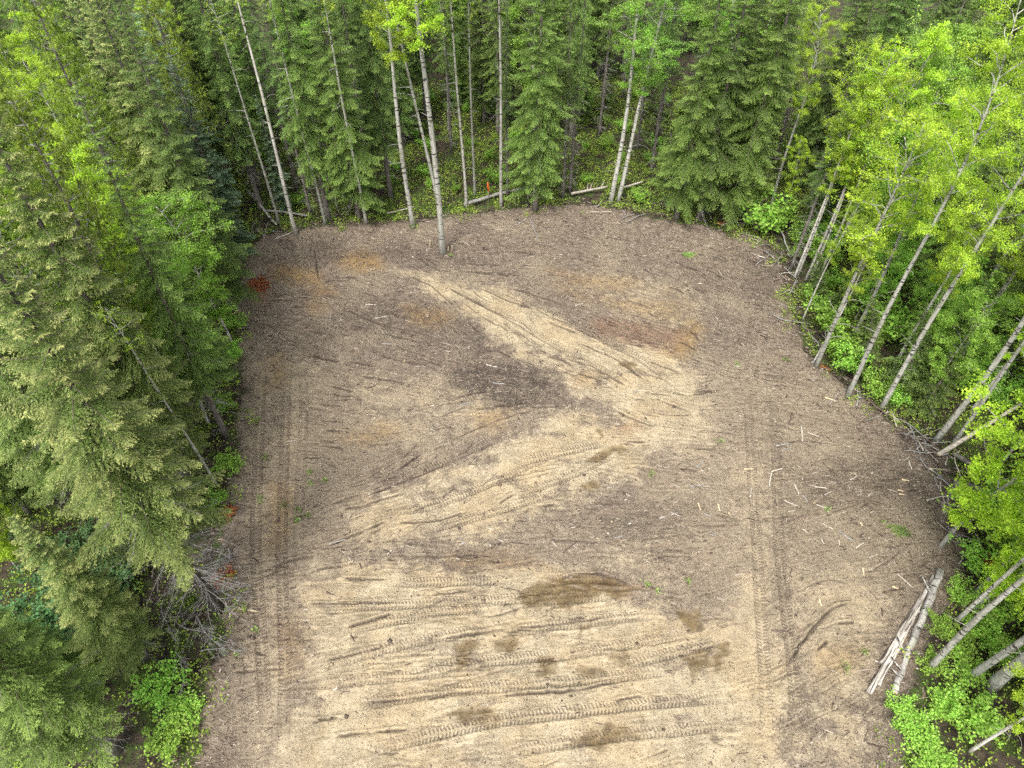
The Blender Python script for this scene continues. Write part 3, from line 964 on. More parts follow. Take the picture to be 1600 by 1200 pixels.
def make_pine(H=20, seed=3):
    rg = np.random.default_rng(seed)
    path = trunk_path(H, rg, 0.1)
    tm = trunk_mesh('trunk', path, 0.17, 0.02, M['bark_spruce'], rg)
    limbs = MB()
    T, tn, rr = [], [], []
    z, k = H * 0.42, 0
    while z < H:
        fr = (H - z) / (H * 0.58)
        for i in range(4):
            az = k * 2.4 + rg.normal(0, 0.3)
            k += 1
            L = (0.35 + 1.7 * fr ** 0.7) * rg.uniform(0.7, 1.15)
            t = np.linspace(0, 1, 6)
            pts = rotz(np.stack([L * t, 0 * t, L * (0.15 * t + 0.35 * t ** 3)], -1), az) + at_path(path, z)
            limbs.tube(pts, np.linspace(0.03, 0.008, 6), 4, False)
            for j in range(int(5 + 9 * L)):
                u = rg.uniform(0.35, 1.0) ** 0.7
                p0 = np.array([np.interp(u, t, pts[:, c]) for c in range(3)]) + rg.normal(0, 0.16, 3) * (0.4 + L * 0.4)
                n = 46
                ax = np.array([rg.normal(0, 0.5), rg.normal(0, 0.5), 1.0])
                d = rg.normal(0, 1, (n, 3)) + ax * 0.7
                d /= np.linalg.norm(d, axis=1, keepdims=True)
                b = p0 + ax * rg.uniform(-0.07, 0.12, n)[:, None]
                e = b + d * rg.uniform(0.07, 0.13, n)[:, None]
                pr = np.cross(d, rg.normal(0, 1, (n, 3)))
                pr /= np.linalg.norm(pr, axis=1, keepdims=True) + 1e-9
                T.append(np.stack([b - pr * 0.011, b + pr * 0.011, e], 1))
                q = rg.random()
                tn.append(np.clip(np.full(n, q) + rg.normal(0, 0.15, n), 0, 1))
                rr.append(np.clip(0.5 * q + 0.5 * rg.random(n), 0, 1))
        z += rg.uniform(0.35, 0.5)
    cm = tri_cloud('crown', np.concatenate(T), np.concatenate(tn), np.concatenate(rr), M['pine'])
    return dict(H=H, parts=[('trunk', tm), ('branches', limbs.build('branches', M['deadwood'])), ('crown', cm)])


def make_shrub(H=1.6, stems=7, seed=1, leaf=0.05, per=40, spread=0.55):
    rg = np.random.default_rng(seed)
    st = MB()
    C = []
    for i in range(stems):
        az = i * 2.4 + rg.normal(0, 0.4)
        h = H * rg.uniform(0.6, 1.05)
        r = spread * rg.uniform(0.3, 1.1)
        t = np.linspace(0, 1, 5)
        pts = rotz(np.stack([r * t ** 1.4, 0.1 * np.sin(t * 4) * r, h * t - 0.05], -1), az)
        st.tube(pts, np.linspace(0.014, 0.004, 5), 4, False)
        for j in range(6):
            u = rg.uniform(0.3, 1)
            p0 = np.array([np.interp(u, t, pts[:, c]) for c in range(3)])
            p1 = p0 + np.array([rg.normal(0, 0.22), rg.normal(0, 0.22), rg.uniform(0.02, 0.22)]) * (0.6 + 0.4 * H)
            st.tube(np.stack([p0, p1]), [0.005, 0.003], 3, False)
            m = int(per * rg.uniform(0.5, 1.2))
            w = rg.uniform(0.1, 1.15, m)[:, None]
            C.append(p0 + (p1 - p0) * w + rg.normal(0, 0.07, (m, 3)))
    C = np.concatenate(C)
    C[:, 2] = np.maximum(C[:, 2], 0.03)
    T = leaf_tris(C, leaf, rg, 1.0)
    r = rg.random(len(C))
    tn = np.clip(rg.normal(0.4, 0.3, len(C)), 0, 1)
    fm = tri_cloud('leaves', T, np.tile(tn, 2), np.tile(r, 2), M['leaf_green'])
    return dict(H=H, parts=[('stems', st.build('stems', M['twig'])), ('leaves', fm)])


SPEC = {
    'spruce_a': make_conifer(22, 0.10, 2.7, 0.36, 5, 0.26, 0.18, 0.40, 101, 1.0, 0.5, 0.20, 46, cones=False),
    'spruce_b': make_conifer(22, 0.22, 2.2, 0.38, 5, 0.34, 0.16, 0.50, 102, 0.95, 0.5, 0.19, 60),
    'spruce_c': make_conifer(22, 0.12, 3.0, 0.36, 5, 0.24, 0.22, 0.42, 103, 1.05, 0.6, 0.22, 60, cones=True),
    'spruce_d': make_conifer(22, 0.14, 2.8, 0.38, 5, 0.28, 0.20, 0.38, 104, 1.0, 0.6, 0.22, 70, cones=True),
    'spruce_e': make_conifer(20, 0.32, 3.0, 0.38, 5, 0.26, 0.2, 0.40, 114, 1.0, 0.6, 0.2, 190, cones=True),
    'slim': make_conifer(20, 0.38, 1.35, 0.42, 4, 0.38, 0.10, 0.45, 105, 0.9, 0.4, 0.12, 80),
    'fir': make_conifer(18, 0.06, 2.0, 0.40, 5, 0.10, 0.05, 0.10, 106, 1.1, 0.9, 0.16, 16),
    'sapling': make_conifer(5, 0.04, 1.3, 0.26, 5, 0.12, 0.08, 0.22, 107, 0.9, 0.6, 0.06, 4, 0.8),
    'aspen_a': make_leafy(20, 0.52, 2.0, 36, 201, 0.036, 105, 0.15, 'bark_aspen'),
    'aspen_b': make_leafy(20, 0.42, 2.2, 38, 202, 0.036, 100, 0.14, 'bark_aspen', 0.7),
    'birch_a': make_leafy(13, 0.35, 1.5, 32, 203, 0.036, 100, 0.075, 'bark_birch', 1.0, 0.28, 8, 5),
    'birch_c': make_leafy(15, 0.50, 1.5, 28, 213, 0.036, 62, 0.085, 'bark_birch', 1.0, 0.28, 8, 8),
    'birch_b': make_leafy(9, 0.22, 1.7, 32, 204, 0.037, 125, 0.06, 'bark_birch', 0.8, 0.35, 9, 3),
    'maple': make_leafy(9, 0.25, 2.2, 28, 205, 0.042, 125, 0.07, 'bark_aspen', 0.5, 0.3, 9, 3),
    'bare': make_leafy(17, 0.80, 0.9, 14, 206, 0.038, 22, 0.10, 'bark_aspen', 0.6, 0.25, 4, 14),
    'pine': make_pine(),
    'shrub_a': make_shrub(1.5, 8, 301, 0.05, 34, 0.6),
    'shrub_b': make_shrub(1.0, 9, 302, 0.045, 30, 0.7),
    'shrub_c': make_shrub(2.6, 9, 303, 0.055, 36, 0.9),
}

PLACED = []
trng = random.Random(9)


def plant(kind, name, xy, H, label, cat='tree', group=None, mat=None, bark=None, lean=(0, 0), wide=1.0, skip=()):
    sp = SPEC[kind]
    x, y = xy
    e = bpy.data.objects.new(name, None)
    e.empty_display_size = 0.5
    COL.objects.link(e)
    s = H / sp['H']
    e.location = (x, y, float(gz(np.array(x), np.array(y))))
    e.rotation_mode = 'ZYX'
    e.rotation_euler = (lean[0], lean[1], trng.uniform(0, 6.28))
    e.scale = (s * wide, s * wide, s)
    e['label'] = label
    e['category'] = cat
    if group:
        e['group'] = group
    for pn, me in sp['parts']:
        if pn in skip:
            continue
        o = bpy.data.objects.new(pn, me)
        COL.objects.link(o)
        o.parent = e
        if pn not in ('trunk',):
            o['kind'] = 'stuff'
        mm = None
        if pn in ('crown', 'leaves') and mat:
            mm = M[mat]
        if pn == 'trunk' and bark:
            mm = M[bark]
        if mm is not None:
            o.material_slots[0].link = 'OBJECT'
            o.material_slots[0].material = mm
    PLACED.append((x, y, kind))
    e['_xy'] = [x, y]
    return e


G0 = P
FE = 'trees along the far edge'
# far edge, from left to right
plant('spruce_b', 'spruce_tree', P(410, 332), 22, 'grey trunked spruce at the far left corner behind a leaning pale log', group=FE)
plant('bare', 'aspen_tree', P(437, 352), 16, 'slender grey bare stem just left of the white pole-like aspen', group=FE, bark='bark_aspen')
plant('bare', 'aspen_tree', P(463, 369), 19, 'white pole-like aspen with straight leaning trunk at far left corner', group=FE, bark='bark_birch', wide=1.15)
plant('fir', 'fir_tree', P(448, 330), 9, 'young bluish fir between two pale stems in the far left corner', group=FE, mat='fir')
plant('spruce_b', 'spruce_tree', P(514, 344), 21, 'light green spruce whose trunk stands beside a thin pale stem', group=FE, mat='spruce_bright')
plant('bare', 'aspen_tree', P(509, 352), 18, 'thin pale stem hugging the light green spruce at far left', group=FE)
plant('slim', 'spruce_tree', P(486, 336), 17, 'slim dark spruce left of the light green spruce on the far edge', group=FE)
plant('bare', 'birch_tree', P(527, 326), 9, 'short black and white birch stem between two light green spruces', group=FE, bark='bark_birch')
plant('spruce_a', 'spruce_tree', P(562, 344), 20, 'broad light green spruce with low drooping boughs left of the big aspen', group=FE, mat='spruce_bright')
plant('bare', 'aspen_tree', P(573, 353), 18, 'thin pale stem in front of the broad light green spruce', group=FE)
plant('aspen_a', 'aspen_tree', P(646, 357), 23, 'thick pale aspen with straight bare trunk at the edge of the green undergrowth', group=FE, wide=0.95)
plant('bare', 'aspen_tree', P(688, 335), 18, 'thin pale aspen leaning left behind the lone grey aspen', group=FE, lean=(0, -0.10), wide=1.2)
plant('aspen_a', 'aspen_tree', P(692, 396), 27, 'lone thick grey aspen standing inside the clearing near its far edge', group=FE, wide=1.0)
plant('bare', 'birch_tree', P(729, 322), 18, 'thin white stem right of the lone grey aspen', group=FE, bark='bark_birch')
plant('bare', 'birch_tree', P(742, 302), 16, 'very thin pale stem set back behind the orange-flagged stake', group=FE)
plant('bare', 'birch_tree', P(783, 327), 19, 'thin white birch stem between the orange-flagged stake and the shaggy spruce', group=FE, bark='bark_birch', wide=1.1)
plant('slim', 'spruce_tree', P(793, 308), 16, 'slim spruce directly behind the thin white birch stem', group=FE)
plant('spruce_a', 'spruce_tree', P(836, 332), 21, 'shaggy spruce with bare lower trunk at the middle of the far edge', group=FE, mat='spruce_bright')
plant('slim', 'spruce_tree', P(879, 312), 17, 'slim spruce just right of the shaggy middle spruce', group=FE)
plant('slim', 'spruce_tree', P(890, 304), 18, 'slim spruce behind the left end of the broken pale log', group=FE)
plant('aspen_b', 'aspen_tree', P(954, 318), 21, 'left stem of the pair of pale aspens leaning right', group=FE, mat='leaf_green', lean=(0, 0.04), wide=1.15)
plant('aspen_b', 'aspen_tree', P(966, 315), 20, 'right stem of the pair of pale aspens, leaning more strongly', group=FE, mat='leaf_green', lean=(0, 0.11), wide=1.1)
plant('spruce_a', 'spruce_tree', P(1056, 346), 19, 'wide boughed spruce, left of the two with bare feet at far right', group=FE, mat='spruce_bright')
plant('spruce_a', 'spruce_tree', P(1090, 348), 21, 'wide boughed spruce, right of the two with bare feet at far right', group=FE)
plant('spruce_b', 'spruce_tree', P(1112, 322), 20, 'dark spruce set back behind the two wide boughed spruces', group=FE)
plant('spruce_a', 'spruce_tree', P(1142, 350), 22, 'tall spruce beside the fallen sticks at the far right corner', group=FE, mat='spruce_bright')
plant('slim', 'spruce_tree', P(1160, 335), 19, 'slim spruce behind the fallen sticks at the far right corner', group=FE)
plant('slim', 'spruce_tree', P(1234, 425), 16, 'bare grey slim spruce left of the white birch clump', group=FE)

RE = 'trees along the right edge'
for i, (px, py, h, lx, lab) in enumerate([
        (1240, 437, 13, 0.02, 'leftmost white stem of the birch clump on the right edge'),
        (1245, 434, 15, 0.01, 'second white stem from the left in the right edge birch clump'),
        (1258, 440, 15, 0.03, 'middle white stem of the right edge birch clump'),
        (1266, 438, 14, 0.0, 'second white stem from the right in the right edge birch clump'),
        (1274, 446, 14, 0.02, 'rightmost white stem of the birch clump on the right edge'),
        (1253, 502, 9, 0.05, 'spindly birch with few leaves in front of the birch clump'),
        (1268, 572, 10, 0.08, 'crooked thin birch beside a rusty fallen bough on the right edge')]):
    plant('birch_c', 'birch_tree', P(px, py), h, lab, group=RE, lean=(0, lx))
plant('birch_c', 'birch_tree', P(1273, 577), 15, 'pale birch leaning over dark young firs, right of a crooked birch', group=RE, wide=1.4, bark='bark_aspen')
plant('aspen_a', 'aspen_tree', P(1323, 622), 21, 'tall straight pale aspen, farther of two big trunks on the right edge', group=RE, wide=0.82)
plant('aspen_b', 'aspen_tree', P(1375, 642), 22, 'tall straight pale aspen, nearer of two big trunks on the right edge', group=RE, wide=0.82)
plant('aspen_a', 'aspen_tree', P(1460, 692), 20, 'grey green aspen trunk rising just behind the leaning broken log', group=RE)
plant('bare', 'aspen_tree', P(1482, 704), 17, 'thin grey stem right of the aspen behind the leaning broken log', group=RE)
plant('aspen_b', 'aspen_tree', P(1480, 590), 18, 'mottled aspen set back among green brush on the right', group=RE)
plant('birch_b', 'birch_tree', P(1350, 455), 11, 'round crowned fresh green birch above the right edge trunks', group=RE, mat='leaf_green', wide=1.3)
plant('birch_b', 'birch_tree', P(1335, 500), 7.5, 'low leafy birch among the right edge trunks', group=RE, mat='leaf_green')
plant('birch_b', 'birch_tree', P(1420, 560), 7, 'low leafy birch behind the two big aspen trunks', group=RE, mat='leaf_green', wide=1.1)
plant('maple', 'maple_tree', (20.6, 17.6), 11.5, 'yellow green leafy tree nearest the camera on the right', group=RE, mat='leaf_lime')
plant('maple', 'maple_tree', (21.6, 11.6), 8.0, 'yellow green leafy tree beside the rusty bough at lower right', group=RE, mat='leaf_lime')
plant('maple', 'maple_tree', (20.8, 14.4), 8.5, 'yellow green leafy tree overhanging the root hollow at lower right', group=RE, mat='leaf_lime')
for i, (px, py, h, w, lab) in enumerate([
        (1448, 1048, 17, 1.0, 'mossy aspen trunk rising right beside the birch log'),
        (1512, 1060, 16, 1.2, 'mossy aspen trunk at lower right, second from the birch log'),
        (1545, 1075, 18, 1.7, 'thick mossy trunk in the lower right corner'),
        (1490, 975, 15, 0.8, 'thin mossy stem behind the upper end of the birch log'),
        (1520, 930, 15, 0.8, 'thin stem beside the rusty bough at lower right')]):
    plant('aspen_a', 'aspen_tree', P(px, py), h, lab, group=RE, wide=w)

LE = 'trees along the left edge'
plant('spruce_e', 'spruce_tree', P(345, 957), 20, 'big cone-tipped spruce with black bent foot at the lower left', group=LE, mat='spruce_cone', bark='bark_dark')
plant('spruce_d', 'spruce_tree', (-16.2, 18.0), 21, 'cone-laden spruce behind the big spruce with the black foot', group=LE, mat='spruce_cone')
plant('spruce_c', 'spruce_tree', (-17.0, 21.8), 22, 'yellow tipped spruce left of the thin leaning stem', group=LE, mat='spruce_cone')
plant('spruce_d', 'spruce_tree', (-19.6, 19.2), 23, 'pale cone-tipped spruce at the left border of the view', group=LE, mat='spruce_cone')
plant('bare', 'aspen_tree', P(341, 762), 12, 'thin pale stem leaning over the left edge mulch', group=LE, lean=(0, -0.04))
plant('spruce_b', 'spruce_tree', P(354, 682), 19, 'spruce with long bare grey trunk on the left edge', group=LE, mat='spruce_bright')
plant('spruce_a', 'spruce_tree', P(345, 600), 11, 'bushy green spruce beyond the one with the long bare trunk', group=LE)
plant('birch_b', 'birch_tree', (-16.9, 25.4), 10.0, 'light green many-stemmed birch among the left edge spruces', group=LE, mat='leaf_green')
plant('spruce_a', 'spruce_tree', P(366, 488), 19, 'olive spruce beside the red rotten wood on the left edge', group=LE, mat='spruce')
plant('spruce_d', 'spruce_tree', P(330, 450), 20, 'brownish tipped spruce behind the olive spruce', group=LE, mat='spruce_cone')
plant('fir', 'fir_tree', P(376, 412), 14, 'blue green fir on the left edge near the far corner', group=LE, mat='fir')
plant('fir', 'fir_tree', P(340, 335), 18, 'tall silvery blue fir in the far left forest', group=LE, mat='fir', wide=1.2)
plant('pine', 'pine_tree', (-17.6, 24.0), 19, 'yellow green pine with tufted boughs in the left forest', group=LE)
plant('pine', 'pine_tree', (-20.4, 23.6), 20, 'second tufted pine farther from the clearing on the left', group=LE)
plant('birch_b', 'birch_tree', (-17.4, 32.0), 10.5, 'light green birch between the olive spruce and the bare left trunk', group=LE, mat='leaf_green')
plant('birch_a', 'birch_tree', (-20.0, 28.6), 14, 'lime birch rising behind the many-stemmed left birch', group=LE, mat='leaf_lime')
plant('aspen_b', 'aspen_tree', (-25.5, 37.5), 15, 'lime green aspen crown at the upper left', group=LE, mat='leaf_lime')
plant('aspen_a', 'aspen_tree', (-22.5, 31.0), 13, 'lime green aspen behind the tufted pines', group=LE, mat='leaf_lime')
plant('spruce_b', 'spruce_tree', (-15.6, 8.6), 15.5, 'fresh green young spruce in the lower left corner', group=LE, mat='spruce_bright', wide=1.5)
plant('spruce_d', 'spruce_tree', (-15.7, 12.3), 11, 'half-grown cone-tipped spruce between the black foot and the corner spruce', group=LE, mat='spruce_cone', wide=1.3)
plant('spruce_a', 'spruce_tree', (-18.0, 10.6), 10, 'half-grown green spruce behind the lower left corner spruce', group=LE, mat='spruce_bright', wide=1.4)
plant('birch_b', 'birch_tree', (-22.8, 16.2), 6.0, 'lime leaved birch at the left border above the young spruce', group=LE, mat='leaf_lime')


# the forest behind
def vis(x, y, H):
    """is any of the stem inside the frame?"""
    for z in np.linspace(0, H, 9):
        u, v, d = to_px(x, y, z)
        if d > 1 and -60 < u < 1660 and -20 < v < 1230:
            return True
    return False


def scatter(n, box, dmin, sd_max, rg, keep=None, tries=60):
    out = []
    for _ in range(n * tries):
        if len(out) >= n:
            break
        x, y = rg.uniform(box[0], box[1]), rg.uniform(box[2], box[3])
        if in_clear(x, y) > sd_max:
            continue
        if keep and not keep(x, y):
            continue
        if any((x - a) ** 2 + (y - b) ** 2 < dmin * dmin for a, b, _ in PLACED):
            continue
        if any((x - a) ** 2 + (y - b) ** 2 < dmin * dmin for a, b in out):
            continue
        out.append((x, y))
    return out


frg = np.random.default_rng(77)
deep = scatter(190, (-62, 62, 47, 92), 2.25, -2.2, frg, lambda x, y: not (-9 < x < 11 and y < 55.5) and vis(x, y, 20) and abs(x) < 10 + 0.52 * y and (abs(x) < 24 or y < 66))
for i, (x, y) in enumerate(deep):
    r = frg.random()
    far = 'conifers deep in the forest beyond the far edge'
    if r < 0.50:
        plant(['spruce_a', 'spruce_b', 'slim'][i % 3], 'spruce_tree', (x, y), frg.uniform(16, 24), 'dark conifer deep in the forest beyond the far edge', 'tree', far,
              mat=['spruce', 'spruce_bright', 'spruce'][int(frg.integers(3))])
    elif r < 0.72:
        plant('slim', 'spruce_tree', (x, y), frg.uniform(15, 22), 'dark conifer deep in the forest beyond the far edge', 'tree', far)
    elif r < 0.86:
        plant('sapling', 'spruce_tree', (x, y), frg.uniform(3.5, 8), 'young conifer low in the forest beyond the far edge', 'tree', 'young conifers in the far forest', mat='spruce_bright', wide=1.2)
    else:
        plant(['aspen_a', 'birch_a', 'birch_b'][i % 3], 'aspen_tree', (x, y), frg.uniform(9, 19), 'pale stemmed leafy tree deep in the far forest', 'tree', 'leafy trees in the far forest', mat='leaf_green')
left = scatter(64, (-46, -14.5, 6, 50), 2.4, -2.6, frg, lambda x, y: vis(x, y, 17) and not (-25 < x < -14 and 5 < y < 18))
for i, (x, y) in enumerate(left):
    r = frg.random() + (0.25 if y > 26 else 0.0)
    if r < 0.62:
        plant(['spruce_c', 'spruce_d', 'spruce_a', 'slim'][i % 4], 'spruce_tree', (x, y), frg.uniform(15, 21), 'spruce packed in the forest behind the left edge', 'tree', 'spruces packed in the left forest',
              mat='spruce_cone' if i % 4 < 2 else 'spruce_bright')
    elif r < 0.84:
        plant('pine', 'pine_tree', (x, y), frg.uniform(14, 19), 'tufted pine packed in the forest behind the left edge', 'tree', 'pines packed in the left forest')
    else:
        plant(['aspen_a', 'birch_a'][i % 2], 'aspen_tree', (x, y), frg.uniform(10, 15), 'lime green leafy tree packed in the left forest', 'tree', 'leafy trees in the left forest')
right = scatter(78, (16, 50, 8, 56), 2.2, -2.4, frg, lambda x, y: vis(x, y, 17))
for i, (x, y) in enumerate(right):
    r = frg.random()
    if r < 0.24:
        plant('spruce_a', 'spruce_tree', (x, y), frg.uniform(12, 20), 'dark spruce back in the forest behind the right edge', 'tree', 'spruces in the right forest')
    elif r < 0.40:
        plant('sapling', 'spruce_tree', (x, y), frg.uniform(3.0, 6.5), 'young dark conifer behind the right edge trunks', 'tree', 'young conifers in the right forest', mat='spruce', wide=1.25)
    else:
        plant(['aspen_a', 'aspen_b', 'birch_a', 'birch_b'][i % 4], 'aspen_tree', (x, y), frg.uniform(5.5, 16), 'lime green leafy tree back in the right forest', 'tree', 'leafy trees in the right forest',
              mat=['leaf_lime', 'leaf_green'][i % 2])

# young firs right behind the right edge trunks
for (px, py, h, lab) in [(1335, 575, 5.0, 'dark young fir left of the farther big aspen trunk'), (1400, 605, 5.5, 'dark young fir between the two big aspen trunks'),
                         (1442, 640, 5.0, 'dark young fir right of the nearer big aspen trunk'), (1300, 505, 4.5, 'olive young fir below the white birch clump'),
                         (1265, 470, 3.5, 'small olive fir at the foot of the white birch clump')]:
    plant('sapling', 'fir_tree', P(px, py), h, lab, 'tree', 'young firs on the right edge', mat='spruce', wide=1.3)

# shrubs
srg = np.random.default_rng(88)
SHR = scatter(40, (-30, -15, 8, 47), 1.1, -0.9, srg)
for i, (x, y) in enumerate(SHR):
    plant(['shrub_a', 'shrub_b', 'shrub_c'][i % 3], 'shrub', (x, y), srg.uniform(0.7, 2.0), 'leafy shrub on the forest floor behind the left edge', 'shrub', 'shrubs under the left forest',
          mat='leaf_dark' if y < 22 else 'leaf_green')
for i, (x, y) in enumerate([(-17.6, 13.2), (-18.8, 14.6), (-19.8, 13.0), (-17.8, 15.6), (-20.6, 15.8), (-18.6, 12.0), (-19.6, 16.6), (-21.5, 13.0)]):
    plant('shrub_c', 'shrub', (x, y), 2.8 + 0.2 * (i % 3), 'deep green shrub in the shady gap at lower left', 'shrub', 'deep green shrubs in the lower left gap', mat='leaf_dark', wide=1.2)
SHR = scatter(95, (-24, 28, 46, 66), 1.2, -0.8, srg)
for i, (x, y) in enumerate(SHR):
    plant(['shrub_a', 'shrub_b'][i % 2], 'shrub', (x, y), srg.uniform(0.5, 1.3), 'low leafy shrub on the floor of the far forest', 'shrub', 'shrubs under the far forest', mat='leaf_green')
SHR = scatter(85, (15.5, 32, 9, 44), 1.0, -0.7, srg)
for i, (x, y) in enumerate(SHR):
    plant(['shrub_a', 'shrub_b', 'shrub_c'][i % 3], 'shrub', (x, y), srg.uniform(0.9, 3.0), 'bright leafy shrub among the right edge trunks', 'shrub', 'shrubs under the right forest', mat='leaf_green')

for (px, py, h, lab) in [(1462, 985, 0.6, 'bright brush right of the middle of the birch log'), (1492, 935, 0.7, 'bright brush behind the upper end of the birch log'), (1452, 1045, 0.6, 'bright brush at the lower end of the birch log'),
                         (1492, 1015, 0.8, 'bright brush between the birch log and the mossy trunks'), (1518, 990, 1.2, 'bright brush before the second mossy trunk'), (1545, 1010, 1.2, 'bright brush left of the thick mossy trunk'),
                         (1505, 1055, 0.9, 'bright brush at the foot of the second mossy trunk'), (1550, 960, 1.9, 'tall bright brush under the rusty bough'), (1520, 890, 1.6, 'bright brush below the lime trees'),
                         (1575, 1045, 1.5, 'bright brush in the lower right corner of the trunks'), (1470, 1110, 0.9, 'bright brush below the mossy trunks'), (1520, 1130, 1.5, 'bright brush lowest at the right'),
                         (285, 1110, 0.8, 'low brush beside the mulch at the bottom left'), (265, 1160, 0.9, 'lowest low brush at the bottom left'), (250, 1080, 1.0, 'low brush right of the corner spruce'),
                         (1425, 1150, 0.8, 'low brush below the lower ends of the logs'), (1450, 1190, 0.9, 'lowest brush at the bottom right'), (1405, 1115, 0.6, 'small brush touching the lower end of the birch log'),
                         (352, 640, 0.7, 'low brush at the foot of the long bare left trunk'), (365, 560, 0.8, 'low brush on the left edge beyond the bare trunk'), (360, 735, 0.8, 'low brush left of the thin leaning stem'),
                         (366, 515, 0.9, 'low brush beside splintered sticks on the left edge'), (345, 790, 0.6, 'low brush below the thin leaning left stem')]:
    plant('shrub_b' if h < 1.2 else 'shrub_a', 'shrub', P(px, py), h, lab, 'shrub', 'brush along the clearing edge', mat='leaf_green', wide=1.4)

# low ground cover: nobody could count it
crg = np.random.default_rng(99)
n = 85000
cx = crg.uniform(-34, 40, n)
cy = 6 + 66 * crg.random(n) ** 0.8
sd = poly_sd(cx, cy, CLEAR)
patch = fbm(cx, cy, 0.55, 131, 3)
ok = (sd < -0.2) & (sd > -24) & ((patch > -0.08) | (sd < -3) & (patch > -0.16))
ok |= (sd < 0.9) & (sd > -0.2) & (patch > 0.10)
cx, cy = cx[ok], cy[ok]
cz = gz(cx, cy)
C = []
k = 5
cc = np.repeat(np.stack([cx, cy, cz], 1), k, axis=0)
cc += np.stack([crg.normal(0, 0.10, len(cc)), crg.normal(0, 0.10, len(cc)), crg.uniform(0.03, 0.38, len(cc))], 1)
T = leaf_tris(cc, 0.05, crg, 1.2)
lr = np.repeat(crg.random(len(cx)), k)
r = np.clip(0.5 * crg.random(len(cc)) + 0.5 * lr, 0, 1)
tn = np.clip(0.6 * lr + crg.normal(0.1, 0.25, len(cc)), 0, 1)
link('ground_cover', tri_cloud('ground_cover', T, np.tile(tn, 2), np.tile(r, 2), M['cover']), label='low leafy ground cover under the trees', cat='ground cover', kind='stuff')


# ------------------------------------------------------------------ logs, sticks, stake, weeds
def log_mesh(name, L, r0, r1, mat, rg, sides=9, crook=0.03, n=10, endmat=None):
    t = np.linspace(0, 1, n)
    w = np.cumsum(rg.normal(0, crook, (n, 2)), axis=0) * L * 0.3
    w -= np.outer(1 - t, w[0]) + np.outer(t, w[-1])
    pts = np.stack([(t - 0.5) * L, w[:, 0], w[:, 1] * 0.4], -1)
    rad = (r0 + (r1 - r0) * t) * (1 + rg.normal(0, 0.06, n))
    b = MB()
    b.tube(pts, rad, sides)
    return b, pts, rad


def lay(name, a, b, r0, r1, mat, label, cat, group=None, za=0.0, zb=0.0, sides=8, crook=0.03, stubs=0, endmat=None, seed=0, n=9):
    """a log or stick lying between two places on the ground"""
    rg = np.random.default_rng(seed + int(abs(a[0] * 97 + a[1] * 31) * 10))
    A = np.array([a[0], a[1], float(gz(np.array(a[0]), np.array(a[1]))) + r0 * 0.8 + za])
    B = np.array([b[0], b[1], float(gz(np.array(b[0]), np.array(b[1]))) + r1 * 0.8 + zb])
    L = np.linalg.norm(B - A)
    mb, pts, rad = log_mesh(name, L, r0, r1, mat, rg, sides, crook, n)
    for i in range(stubs):
        u = rg.uniform(0.1, 0.9)
        p0 = np.array([np.interp(u, np.linspace(0, 1, len(pts)), pts[:, c]) for c in range(3)])
        d = np.array([rg.uniform(0.2, 0.8), rg.choice([-1, 1]) * rg.uniform(0.4, 1), rg.uniform(0.05, 0.5)])
        d /= np.linalg.norm(d)
        ln = min(L * 0.22, rg.uniform(2.5, 7) * r0 + 0.05)
        mb.tube(np.stack([p0, p0 + d * ln * 0.5, p0 + d * ln]), [r0 * 0.42, r0 * 0.34, r0 * 0.2], 5)
    me = mb.build(name, M[mat])
    o = link(name, me, None, label, cat, group)
    o.location = (A + B) / 2
    d = B - A
    o.rotation_euler = (0, -math.atan2(d[2], math.hypot(d[0], d[1])), math.atan2(d[1], d[0]))
    if endmat:
        for sx, rr in ((-0.5, r0), (0.5, r1)):
            e = MB()
            p = pts[0] if sx < 0 else pts[-1]
            q = p + np.array([0.012 * np.sign(sx), 0, 0])
            e.tube(np.stack([p, q]), [rr * 0.86, rr * 0.84], sides)
            link('cut_end', e.build('cut_end', M[endmat]), o)
    return o


lay('birch_log', P(1396, 1085), P(1466, 896), 0.13, 0.165, 'log_birch', 'thick white birch log lying at the lower right edge of the clearing', 'log', endmat='splinter', stubs=7, sides=12, crook=0.022, n=14)
# the weathered log beside it is split lengthwise into two long slabs
o = lay('split_log', P(1356, 1085), P(1455, 902), 0.11, 0.085, 'log_weathered', 'weathered split log with dark cracks left of the birch log', 'log', stubs=1, sides=6, crook=0.02, n=14)
rg = np.random.default_rng(3)
for k, off in enumerate((-0.10, 0.09)):
    mb, pts, rad = log_mesh('slab', 5.6 - k * 1.3, 0.085, 0.06, 'bleached', rg, 5, 0.02, 12)
    s = link('slab', mb.build('slab', M['log_weathered']), o)
    s.location = (-0.2 + 0.3 * k, off, -0.03)
    s.rotation_euler = (0, 0, 0.03 * (1 - 2 * k))
lay('fallen_log', P(1458, 722), P(1560, 676), 0.13, 0.09, 'bleached', 'broken pale log sticking up and out over the right edge', 'log', za=0.3, zb=2.2, endmat='splinter', sides=9, crook=0.01)
lay('fallen_log', P(1447, 738), P(1476, 740), 0.07, 0.05, 'bleached', 'short pale log end below the broken leaning log', 'log', za=0.1)
lay('fallen_log', P(1482, 765), P(1545, 776), 0.20, 0.16, 'bark_spruce', 'thick grey log poking from the root hollow under the lime tree', 'log', za=0.2, zb=0.3)
lay('fallen_log', P(1492, 786), P(1550, 830), 0.12, 0.09, 'bark_spruce', 'thinner dark log slanting down from the root hollow', 'log', za=0.1, zb=0.1)
lay('fallen_log', P(1480, 718), P(1530, 742), 0.12, 0.10, 'bark_spruce', 'grey log crossing behind the root hollow', 'log', za=0.2, zb=0.3)
